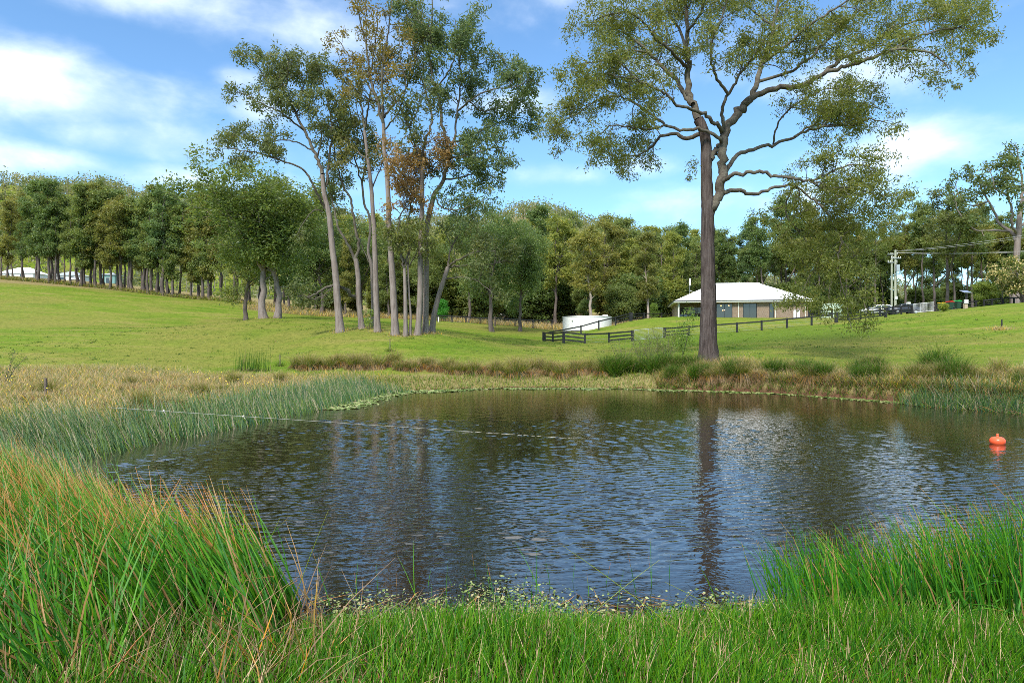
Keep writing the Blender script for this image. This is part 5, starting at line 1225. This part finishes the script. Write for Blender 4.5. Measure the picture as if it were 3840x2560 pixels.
def build_house():
    b = P(678, 319, 91.2); z0 = 5.80; rz = math.radians(-9)
    h = empty('brick_house', (b[0], b[1], z0), rz); tag(h, 'single-storey brown brick house with white hipped metal roof on the rise', 'house')
    LW, D, WH = 16.45, 10.5, 2.42
    MB().box((-.4, -.5, -.6), (LW + .2, D + 7, -.02)).build('slab', M['render'], h)
    w = MB()
    op = [(4.95, 7.0), (8.35, 10.1), (11.65, 12.25)]
    for a, c in ((4.2, 4.95), (7.0, 8.35), (10.1, 11.65), (12.25, LW)): w.box((a, 0, 0), (c, .24, WH))
    for a, c in op: w.box((a + .002, .003, 2.12), (c - .002, .237, WH))
    w.box((4.2, .242, 0), (4.44, 3.0, WH)); w.box((.24, 3.002, 0), (4.2, 3.24, WH)); w.box((LW - .24, .242, 0), (LW, D + 6, WH)); w.box((.002, D - .24, 0), (9, D, WH)); w.box((9, D + 5.7, 0), (LW - .242, D + 5.94, WH))
    w.build('wall', M['brick'], h)
    MB().box((0, 1.3, 0), (.238, D, WH)).build('side_wall', M['render'], h)
    for a, c in op:                                             # sliding doors and the narrow window
        o = frame_rect(MB(), a + .003, c - .003, .02, 2.117, .06).build('window', M['frame'], h)
        n = 2 if c - a > 1 else 1; s = (c - a - .1) / n
        for i in range(n): MB().box((a + .05 + i * s + .02, .075 + .02 * i, .07), (a + .05 + (i + 1) * s - .02, .083 + .02 * i, 2.06)).build('pane', M['glass'], o)
        if n == 2: MB().box((a + .05 + s - .025, .062, .07), (a + .05 + s + .025, .118, 2.06)).build('mullion', M['frame'], o)
    rf = hip(MB(), -.55, LW + .55, -.55, D + .55, WH + .12, 2.72).build('roof', M['roof'], h)
    hip(MB(), 8.0, LW + .553, 7.2, D + 6.4, WH + .125, 2.32).build('rear_roof', M['roof'], h)
    MB().beam((5.0, 5.25, WH + 2.85), (11.45, 5.25, WH + 2.85), .22, .05).build('ridge_cap', M['roof'], rf)
    g = MB(); g.box((-.66, -.66, WH + .02), (LW + .66, -.552, WH + .125)); g.box((-.66, -.55, WH + .02), (-.552, D + .55, WH + .125)); g.box((LW + .552, -.55, WH + .02), (LW + .66, D + 6, WH + .125)); g.build('gutter', M['gutter'], h)
    f = MB(); f.box((-.60, -.60, WH - .14), (LW + .60, -.552, WH + .018)); f.box((-.60, -.55, WH - .14), (-.552, D + .55, WH + .018)); f.build('fascia', M['trim'], h)
    MB().box((-.55, -.55, WH - .045), (LW + .55, D + .5, WH - .006)).build('soffit', M['trim'], h)
    for u in (.12, 7.75, 12.42, LW - .35): MB().tube([(u, -.08, 0), (u, -.08, WH - .14), (u, -.5, WH - .05)], .05, 8).build('downpipe', M['trim'], h)
    MB().box((0, 0, 0), (.20, .20, WH)).build('patio_post', M['trim'], h)
    # alfresco back wall: dark window band and half-round mirror, its reflection put in as flat cream
    MB().box((.6, 2.95, 1.0), (3.95, 2.998, 1.75)).build('servery_window', M['glass'], h)
    a = np.linspace(np.pi, 2 * np.pi, 14); pts = [(np.cos(t) * .42 + 1.75, 1.55 + np.sin(t) * .42) for t in a]
    MB().poly(pts, 2.90, 2.945).build('wall_mirror', M['mirror'], h)
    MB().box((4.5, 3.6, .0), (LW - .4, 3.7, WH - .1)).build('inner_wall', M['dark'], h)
    # antenna with white radome on the rear slope
    an = MB().tube([(2.2, 6.8, WH + 1.2), (2.2, 6.8, WH + 3.6)], .03, 6); an.tube([(2.2, 6.8, WH + 2.0), (3.2, 6.2, WH + 1.6)], .025, 6)
    ao = an.build('antenna_mast', M['galv'], h); MB().box((2.1, 6.7, WH + 2.75), (2.3, 6.9, WH + 3.75)).build('radome', M['plastic_white'], ao)
    Rz = Matrix.Rotation(rz, 4, 'Z'); base = Vector((b[0], b[1], z0))
    def at(u, v, z): return base + Rz @ Vector((u, v, z))
    # furniture on the patio
    s = empty('outdoor_sofa', at(1.35, 2.2, -.0), rz); tag(s, 'grey outdoor sofa under the house patio roof', 'sofa')
    MB().box((-1.0, -.38, .12), (1.0, .38, .42)).build('seat', M['sofa'], s); MB().box((-1.0, .22, .422), (1.0, .40, .85)).build('backrest', M['sofa'], s)
    for x in (-1.12, 1.002): MB().box((x, -.38, .12), (x + .118, .40, .62)).build('armrest', M['sofa'], s)
    for x in (-.9, .9):
        for y in (-.3, .3): MB().box((x - .03, y - .03, 0), (x + .03, y + .03, .12)).build('leg', M['timber'], s)
    for x, mt in ((-.75, 'cushion'), (-.2, 'cushion'), (.55, 'sofa')): MB().box((x - .2, .05, .425), (x + .2, .2, .8)).build('cushion', M[mt], s)
    t = empty('coffee_table', at(2.1, 1.1, 0), rz); tag(t, 'low timber coffee table in front of the patio sofa', 'table')
    MB().box((-.5, -.3, .36), (.5, .3, .41)).build('top', M['timber'], t)
    for x in (-.44, .44):
        for y in (-.24, .24): MB().box((x - .03, y - .03, 0), (x + .03, y + .03, .36)).build('leg', M['timber'], t)
    small = empty('pot_plant', at(3.35, 1.6, 0)); tag(small, 'dark leafy pot plant at the right of the patio sofa', 'plant')
    MB().lathe([(.0, 0), (.16, 0), (.2, .32), (.17, .32), (.0, .28)], 12).build('pot', M['frame'], small)
    r = np.random.default_rng(9); q = np.array([0, 0, .6]) + r.normal(size=(160, 3)) * .17; V, F, R = leaf_quads(r, q, r.uniform(0, 1, 160), .22, .09, -.3); o = mesh('foliage', V, F, M['leaf'], small, {'rnd': R}); o['kind'] = 'stuff'
    # lit pendant lamps behind the sliding door and the dining table
    for k, (u, z, lab) in enumerate(((5.55, 1.86, 'glowing pendant lamp at upper left behind the glass door'), (6.55, 1.86, 'glowing pendant lamp at upper right behind the glass door'), (5.78, 1.25, 'left of two low glowing pendant lamps over the dining table'), (6.0, 1.28, 'right of two low glowing pendant lamps over the dining table'))):
        p = empty('pendant_lamp', at(u, .03, z)); tag(p, lab, 'lamp', 'pendant lamps seen through the glass door')
        MB().lathe([(.0, -.07), (.05, -.05), (.07, 0), (.05, .05), (.0, .07)], 10).build('bulb', M['bulb'], p)
        MB().tube([(0, 0, .07), (0, 0, 2.1 - z)], .006, 4).build('cord', M['frame'], p)
    # gas bottles by the wall
    for k, u in enumerate((14.75, 15.2)):
        g = empty('gas_bottle', at(u, -.3, -.0)); tag(g, '%s pale gas bottle standing against the brick wall' % ('left' if k == 0 else 'right'), 'gas bottle', 'gas bottles at the house wall')
        MB().lathe([(.0, 0), (.18, 0), (.185, .1), (.185, 1.0), (.13, 1.15), (.05, 1.2), (.0, 1.2)], 14).build('body', M['plastic_white'], g, True); MB().lathe([(.10, 1.16), (.11, 1.3), (.09, 1.3), (.09, 1.17)], 12).build('collar', M['galv'], g)
build_house()

# ------------------------------------------------------------------ fences and gates
def fence(label, posts, rails, wide=(), name='rail_fence'):
    """posts (px, row of top, metres away); rails[i] rails between post i and i+1"""
    pts = []
    for px, top, Y in posts:
        x = (px - CX) / FPX * Y; z = gz(x, Y); zt = H + (HY - top) / FPX * Y; zt = min(max(zt, z + .95), z + 1.5); pts.append((x, Y, z, zt))
    root = empty(name, pts[0][:3]); tag(root, label, 'fence'); o = np.array(pts[0][:3])
    for i, (x, Y, z, zt) in enumerate(pts):
        w = .13 if i in wide else .085
        m = MB(); m.box((x - w, Y - w, z - .3), (x + w, Y + w, zt)); m.V[0] = m.V[0] - o; m.build('post', M['black'], root)
    for i, n in enumerate(rails):
        (x0, y0, z0, t0), (x1, y1, z1, t1) = pts[i], pts[i + 1]
        for k in range(n):
            f = .12 + k * .36; m = MB(); a = np.array((x0, y0 - .09, t0 - f)); c = np.array((x1, y1 - .09, t1 - f)); m.beam(a, c, .05, .15); m.V[0] = m.V[0] - o; m.build('rail', M['black'], root)
        if n == 1:
            for k in range(3):
                m = MB(); m.tube([(x0, y0, t0 - .4 - k * .26), (x1, y1, t1 - .4 - k * .26)], .007, 4, False); m.V[0] = m.V[0] - o; m.build('wire', M['galv'], root)
    return root

fence('black rail fence with short three-rail corner nearest the white tank', [(543.5, 331.5, 75), (552.9, 332, 71.5), (563.7, 330.6, 66.5), (584.9, 332.8, 66), (609, 331.8, 70), (632.3, 329.7, 71)], [3, 3, 3, 1, 3], (0, 2, 5))
fence('black rail fence climbing the mound behind the white tank', [(545, 331.8, 75.6), (581, 325, 84), (598.8, 320, 86), (615.5, 316, 88), (630.4, 312, 91)], [1, 1, 1, 3], (4,))
fence('black rail fence from the mound top to the house left wall', [(631.6, 312.4, 91.6), (644, 314.5, 95), (661.5, 313.2, 98), (671, 312.6, 101)], [3, 1, 1], (0,))
fence('long black rail fence on the lawn from the gate past the big trunk', [(664.8, 327, 73), (689, 325.3, 75), (713, 323.6, 75.3), (737, 322, 75.5), (761.6, 320, 76), (787, 317.6, 76), (811.6, 315.3, 77), (836, 312, 78)], [3, 1, 1, 1, 1, 1, 1], (0, 7))
fence('black three-rail fence beside the driveway left of the power pole', [(836.6, 311.9, 78.6), (848, 312.4, 80), (860.6, 311.6, 82), (885.7, 308, 84)], [3, 3, 3], (0, 3))
fence('black rail fence behind the driveway in front of the white car', [(868, 307.5, 93), (880, 307, 93), (892.8, 306, 93), (901.3, 305.6, 92), (912, 304.8, 91)], [3, 3, 3, 3], (4,))
fence('black yard fence by the house right corner in front of the pale green tank', [(808.5, 310.2, 89), (820, 309.4, 90), (832, 308.8, 91)], [3, 3], (0,))
fence('black rail fence on the crest beside the wheelie bins', [(937, 303.6, 88), (949, 303.8, 88), (966, 303.4, 88), (976, 303, 88), (984, 302.6, 88)], [1, 1, 1, 1], (0,))


def wire_fence():
    pts = [(984, 302, 87), (992, 301.5, 86.5), (1003, 300.8, 86), (1014, 299.8, 86), (1026, 299, 86)]
    fence('thin dark wire fence along the crest behind the solar post', pts, [1] * 4, name='wire_fence')
    fence('old wire fence with grey posts in the dry grass beyond the lawn', [(437.6, 316.4, 97), (452, 318.8, 97.5), (466, 319, 98), (480, 319.2, 98.5), (495, 316.6, 97), (515, 318, 99), (533, 319, 100), (552, 319, 103)], [1] * 7, name='wire_fence')


def mesh_gate(label, a, b, h, mat='galv', bars=7, verts=2):
    """metal farm gate between two points"""
    p = P(*a); q = P(*b); p[2] = gz(p[0], p[1]) + .12; q[2] = gz(q[0], q[1]) + .12
    root = empty('farm_gate', p); tag(root, label, 'gate'); q = q - p; p = p * 0; up = np.array([0, 0, h])
    MB().tube([p, p + up, q + up, q, p], .032, 6, False).build('gate_frame', M[mat], root)
    for i in range(1, verts + 1): u = i / (verts + 1); MB().tube([p + (q - p) * u, p + (q - p) * u + up], .022, 6).build('upright', M[mat], root)
    for i in range(1, bars): MB().tube([p + up * i / bars, q + up * i / bars], .008, 4).build('bar', M[mat], root)
    if verts == 2 and bars > 8:
        for i in range(1, 18): u = i / 18; MB().tube([p + (q - p) * u, p + (q - p) * u + up], .006, 4).build('mesh_wire', M[mat], root)
    MB().tube([q + up * .6, q + up * .6 + np.array([.14, 0, 0])], .02, 6).build('latch', M[mat], root)
wire_fence()
mesh_gate('wide galvanised farm gate in the black fence below the house', (634.6, 341, 71.2), (662.6, 339, 72.8), 1.02, bars=8, verts=1)
mesh_gate('white mesh driveway gate standing by the red tail-light', (913.6, 313.6, 90.5), (933.6, 313, 89), 1.12, 'white_steel', bars=9, verts=2)

# ------------------------------------------------------------------ tanks
def tank(label, px, Y, dia, h, mat, roofh=.25, ribs=10, z=None, roof=None):
    x = (px - CX) / FPX * Y; z = gz(x, Y) - .05 if z is None else z; root = empty('water_tank', (x, Y, z)); tag(root, label, 'water tank'); R = dia / 2; S = 40
    prof = [(R, 0)]
    for i in range(ribs * 2): prof.append((R + (.025 if i % 2 else 0), h * (i + 1) / (ribs * 2)))
    MB().lathe(prof, S).build('wall', M[mat], root, True)
    MB().lathe([(R + .06, h - .02), (R + .06, h + .05), (R * .5, h + roofh * .7), (.02, h + roofh)], S).build('roof', M[roof or mat], root, True)
    return root, x, z
tk, tx, tz = tank('low wide white steel water tank half sunk beside the mound', 587, 94, 6.7, 1.9, 'white_steel', .16, 9)
MB().tube([(-2.3, -2.53, 0), (-2.3, -2.53, 1.3), (-2.3, -2.35, 1.42)], .06, 8).build('inlet_pipe', M['plastic_white'], tk)
MB().lathe([(0, .12), (.10, .10), (.12, 0), (.10, -.10), (0, -.12)], 10, (-2.25, -2.6, 1.42)).build('valve', M['plastic_white'], tk)
MB().box((2.0, -1.6, 1.95), (2.6, -1.1, 2.2)).build('hatch', M['plastic_white'], tk)
tank('pale green ribbed water tank behind the yard fence right of the house', 831.5, 97, 2.75, 2.0, 'tank_green', .35, 7)
tank('small blue-green corrugated tank between belt trunks beyond the lawn', 455.5, 200, 2.9, 2.1, 'tank_blue', .2, 7, roof='white_steel')

# ------------------------------------------------------------------ far buildings glimpsed between trunks
def far_house(label, px, Y, w, d, h, rh, wall, roof, rz=0, wins=(), name='farm_house'):
    x = (px - CX) / FPX * Y; z = gz(x, Y); root = empty(name, (x, Y, z - .1), rz); tag(root, label, 'house' if name == 'farm_house' else 'shed')
    MB().box((-w / 2, 0, 0), (w / 2, d, h)).build('wall', M[wall], root)
    hip(MB(), -w / 2 - .5, w / 2 + .5, -.5, d + .5, h + .1, rh).build('roof', M[roof], root)
    for a, b, z0, z1 in wins:
        o = frame_rect(MB(), a, b, z0, z1, -.05, .06, .045).build('window', M['trim'], root); MB().box((a + .06, -.03, z0 + .06), (b - .06, -.01, z1 - .06)).build('pane', M['glass'], o)
far_house('white-roofed homestead far behind the first row trunks at the left edge', 16, 258, 13, 9, 2.4, 2.6, 'white_steel', 'roof', 0, ((-4, -2.4, .8, 2.0), (1.5, 3.2, .8, 2.0)))
far_house('pale grey farmhouse with one dark window far behind the left row', 66, 258, 9.5, 7, 2.6, 1.6, 'plastic_white', 'galv', 0, ((-2.2, -.2, .7, 2.0), (1.4, 3.8, .3, 2.1)))
far_house('blue-green metal shed far behind the left row', 108, 250, 4.6, 6, 3.2, 1.0, 'shed_green', 'galv', .1, ((-.8, .6, .0, 2.2),), 'metal_shed')
far_house('white farmhouse glimpsed beyond the trunks of the lawn clump', 383, 245, 6, 7, 2.2, 1.2, 'plastic_white', 'roof', 0, ((-2.2, -1.2, .8, 2),))

# ------------------------------------------------------------------ vehicles
def car(label, px, Y, rz, paint, L=4.6, tall=1.6, name='parked_car'):
    x = (px - CX) / FPX * Y; root = empty(name, (x, Y, gz(x, Y)), rz); tag(root, label, 'car'); W = .88; f = tall / 1.6
    body = [(-2.28, .35), (-2.3, .75), (-2.22, .95), (-1.2, 1.05), (1.95, 1.05), (2.25, .95), (2.3, .6), (2.25, .32)]
    cab = [(-1.25, 1.05), (-.55, 1.5), (.1, 1.6), (1.3, 1.56), (1.95, 1.05)]
    k = L / 4.6; body = [(a * k, b * f) for a, b in body]; cab = [(a * k, b * f) for a, b in cab]
    MB().poly(body[::-1], -W, W).build('body', M[paint], root, True)
    MB().poly(cab[::-1], -W * .86, W * .86).build('roof', M[paint], root, True)
    for y0, y1 in ((-W * .86 - .012, -W * .86 + .004), (W * .86 - .004, W * .86 + .012)):
        for g in ([(-1.05, 1.09), (-.5, 1.44), (.0, 1.5), (.0, 1.09)], [(.08, 1.09), (.08, 1.5), (1.2, 1.48), (1.72, 1.09)]): MB().poly([(a * k, b * f) for a, b in g][::-1], y0, y1).build('side_window', M['glass'], root)
    MB().beam((-1.14 * k, 0, 1.15 * f), (-.62 * k, 0, 1.48 * f), 1.35, .03).build('windscreen', M['glass'], root); MB().beam((1.88 * k, 0, 1.14 * f), (1.40 * k, 0, 1.49 * f), 1.35, .03).build('rear_window', M['glass'], root)
    for xx in (-1.42 * k, 1.38 * k):
        for yy in (-W + .06, W - .06):
            o = MB().tube([(xx, yy - .11, .33), (xx, yy + .11, .33)], .33, 18).build('wheel', M['tyre'], root); MB().tube([(xx, yy - .116, .33), (xx, yy + .116, .33)], .2, 14).build('rim', M['galv'], o)
    for yy in (-.62, .62):
        MB().box((-2.32 * k, yy - .18, .68 * f), (-2.2 * k, yy + .18, .85 * f)).build('headlight', M['plastic_white'], root); MB().box((2.2 * k, yy - .16, .7 * f), (2.315 * k, yy + .16, .98 * f)).build('tail_light', M['red'], root)
    return root
car('white wagon parked behind the driveway fence left of the power poles', 878, 104, .06, 'car_white', 4.9, 1.68)
car('dark blue car with red tail-light parked behind the driveway fence', 903, 98, .05, 'car_blue', 4.4, 1.5)
car('white sedan parked beside the pale grey farmhouse', 76, 250, .1, 'car_white', 4.6, 1.45)
car('white vehicle glimpsed through the hanging foliage beyond the lawn', 506, 190, .5, 'plastic_white', 4.2, 1.9)

# ------------------------------------------------------------------ power poles and wires
def pole(label, px, Y, top, w, arms, box):
    x = (px - CX) / FPX * Y; z = gz(x, Y); zt = H + (HY - top) / FPX * Y; root = empty('power_pole', (x, Y, z)); tag(root, label, 'power pole', 'power poles by the driveway')
    MB().tube([(0, 0, -.4), (0, 0, (zt - z) * .5), (.0, 0, zt - z)], [w, w * .92, w * .8], 12).build('shaft', M['pole_wood'], root, True)
    for dz, hw in arms:
        a = MB().box((-hw, -.24, zt - z - dz - .06), (hw, -.16, zt - z - dz + .06)).build('crossarm', M['galv'], root)
        for u in (-.9, -.45, .45, .9): MB().lathe([(.03, .06), (.07, .1), (.07, .2), (.03, .26), (0, .27)], 8, (u * hw, -.2, zt - z - dz)).build('insulator', M['plastic_white'], a)
    if box:
        MB().box((-.22, -.75, zt - z - 3.3), (.26, -.24, zt - z - 2.3)).build('transformer', M['galv'], root); MB().box((-.35, -.4, zt - z - 3.7), (.4, -.28, zt - z - 3.62)).build('bracket', M['galv'], root); MB().box((-.16, -.30, 2.3), (.16, -.21, 2.75)).build('plate', M['plastic_white'], root)
    return root, x, z, zt
_, qx, qz, qt = pole('nearer greenish power pole carrying the transformer box', 895.4, 104, 249.5, .19, ((1.3, .75),), True)
pole('farther slim power pole just left of the transformer pole', 891.8, 106, 252.5, .17, ((.25, .8), (1.5, .75)), False)


def overhead():
    ends = [((894, 250.6, 104), (1075, 226, 74)), ((897, 251.0, 104), (1075, 229, 74)), ((893, 252.2, 105.5), (1080, 247.2, 90)), ((897, 252.6, 105.5), (1080, 248.3, 90))]
    labs = ['topmost pale power line running up to the right edge', 'second pale power line just below the topmost', 'upper of the two level power lines at the right', 'lower of the two level power lines at the right']
    for (a, b), lab in zip(ends, labs):
        p, q = P(*a), P(*b); s = np.linspace(0, 1, 14); line = p + (q - p) * s[:, None]; line[:, 2] -= 4 * .35 * s * (1 - s)
        m = MB(); m.tube(line - p, .012, 5, False); o = m.build('power_line', M['wire'], None); o.location = p; tag(o, lab, 'power line', 'power lines from the driveway pole')
overhead()

# ------------------------------------------------------------------ small things on the right crest
def solar_post():
    x, Y = P(966 + 0, 0, 79)[:2]; x, Y = P(965.5, 0, 79)[:2]; z = gz(x, Y); root = empty('solar_post', (x, Y, z)); tag(root, 'tilted solar panel on a dark post with white box on the crest', 'solar panel')
    MB().box((-.16, -.16, -.2), (.16, .16, .62)).build('base', M['render'], root); MB().tube([(.03, 0, .6), (.03, 0, 1.85)], .06, 8).build('post', M['black'], root)
    MB().box((-.2, -.24, .6), (.18, -.02, 1.05)).build('control_box', M['plastic_white'], root)
    a = math.radians(24); R = np.array(Matrix.Rotation(.25, 3, 'Z') @ Matrix.Rotation(a, 3, 'X'))
    p = MB().box((-.55, -.38, -.02), (.55, .38, .02), R, (.02, 0, 1.98)).build('panel_frame', M['galv'], root)
    for i in range(4): MB().box((-.52 + i * .262, -.35, .021), (-.52 + i * .262 + .25, .35, .026), R, (.02, 0, 1.98)).build('solar_cell', M['solar'], p)
solar_post()


def wheelie(label, px, Y, lid):
    x = (px - CX) / FPX * Y; root = empty('wheelie_bin', (x, Y, gz(x, Y)), .1); tag(root, label, 'bin', 'wheelie bins on the crest')
    V = [(-.22, -.26, .06), (.22, -.26, .06), (.22, .22, .06), (-.22, .22, .06), (-.29, -.36, .95), (.29, -.36, .95), (.29, .34, .95), (-.29, .34, .95)]
    m = MB(); m.add(V, [[0, 3, 2, 1], [4, 5, 6, 7], [0, 1, 5, 4], [1, 2, 6, 5], [2, 3, 7, 6], [3, 0, 4, 7]]); m.build('body', M['bin'], root)
    l = MB(); l.poly([(-.31, .955), (-.30, 1.02), (0, 1.08), (.30, 1.02), (.31, .955)][::-1], -.40, .38); l.build('lid', M[lid], root)
    MB().tube([(-.26, .42, .98), (.26, .42, .98)], .022, 6).build('handle', M['bin'], root)
    for u in (-.24, .24): MB().tube([(u - .03, .28, .1), (u + .03, .28, .1)], .1, 12).build('wheel', M['tyre'], root)
wheelie('dark green wheelie bin with yellow lid on the crest', 941.5, 86, 'yellow'); wheelie('wheelie bin with red lid, middle one on the crest', 950, 86, 'red'); wheelie('wheelie bin with bright green lid, right one on the crest', 957.5, 86, 'green_lid')


def post(label, px, Y, top, w, mat='post_wood', name='wooden_post', tilt=0.0):
    x = (px - CX) / FPX * Y; z = gz(x, Y); zt = H + (HY - top) / FPX * Y; h = max(.4, zt - z)
    m = MB(); m.tube([(0, 0, -.2), (tilt * h * .5, 0, h * .5), (tilt * h, 0, h)], [w, w * 1.02, w * .96], 7)
    o = m.build(name, M[mat], None); o.location = (x, Y, z); tag(o, label, 'post')
post('short dark wooden post standing in the left rough grass', 45.5, 22, 377.5, .045, 'post_wood', 'wooden_post', .02)
post('lone black post on the right slope', 1001.8, 58, 319, .06, 'black')
post('white marker post at the belt edge beside the bright green bush', 438.5, 95, 316.6, .09, 'plastic_white', 'marker_post')
post('grey wooden post in dry grass beneath the hanging foliage', 495, 93, 316, .10)


def mailbox():
    x, Y = P(908.5, 0, 92)[:2]; z = gz(x, Y); root = empty('letter_box', (x, Y, z)); tag(root, 'small white box on a post by the driveway gate', 'letter box')
    MB().box((-.04, -.04, -.1), (.04, .04, 1.35)).build('post', M['black'], root); MB().box((-.2, -.16, 1.35), (.2, .16, 1.6)).build('box', M['plastic_white'], root)
mailbox()


def buoy():
    x, Y = P(997.5, 0, 16.7)[:2]; root = empty('mooring_buoy', (x, Y, 0)); tag(root, 'round orange buoy floating at the right of the pond', 'buoy')
    a = np.linspace(-.5 * np.pi, .5 * np.pi, 13); prof = [(max(.001, .172 * np.cos(t) ** .62), .06 + .115 * np.sin(t)) for t in a]
    MB().lathe(prof, 28).build('float', M['orange'], root, True); MB().lathe([(.034, .165), (.030, .20), (.026, .205), (.032, .22), (.030, .238), (.015, .25), (.0, .252)], 14).build('knob', M['orange'], root, True)
    MB().tube([(0, 0, -.05), (.05, .03, -1.0)], .008, 5).build('line', M['rope'], root)
buoy()


def rope():
    p = P(108, 406.8, 13.6); u = np.linspace(0, 1, 60); cx_ = 108 + 470 * u; cy_ = 406.8 + 31.4 * u; yy = np.where(cx_ < 470, 13.6 + (1639.2 / (406.8 + 31.4 * (470 - 108) / 470 - 345) - 13.6) * (cx_ - 108) / 362, 1639.2 / (cy_ - 345))
    line = np.array([P(a, b, c) for a, b, c in zip(cx_, cy_, yy)]); line[:, 2] = np.where(line[:, 2] < .01, -.0015, line[:, 2])
    m = MB(); m.tube(line - p, .0045, 6, False)
    for u in (.12, .305): c = (line[int(u * 59)] - p); m.lathe([(0, -.03), (.022, -.015), (.026, 0), (.02, .02), (0, .03)], 8, c); m.tube([c, c + np.array([.05, -.02, -.06])], .005, 4)
    o = m.build('mooring_rope', M['rope'], None); o.location = p; tag(o, 'taut white rope stretched from the left reeds into the pond', 'rope')
rope()
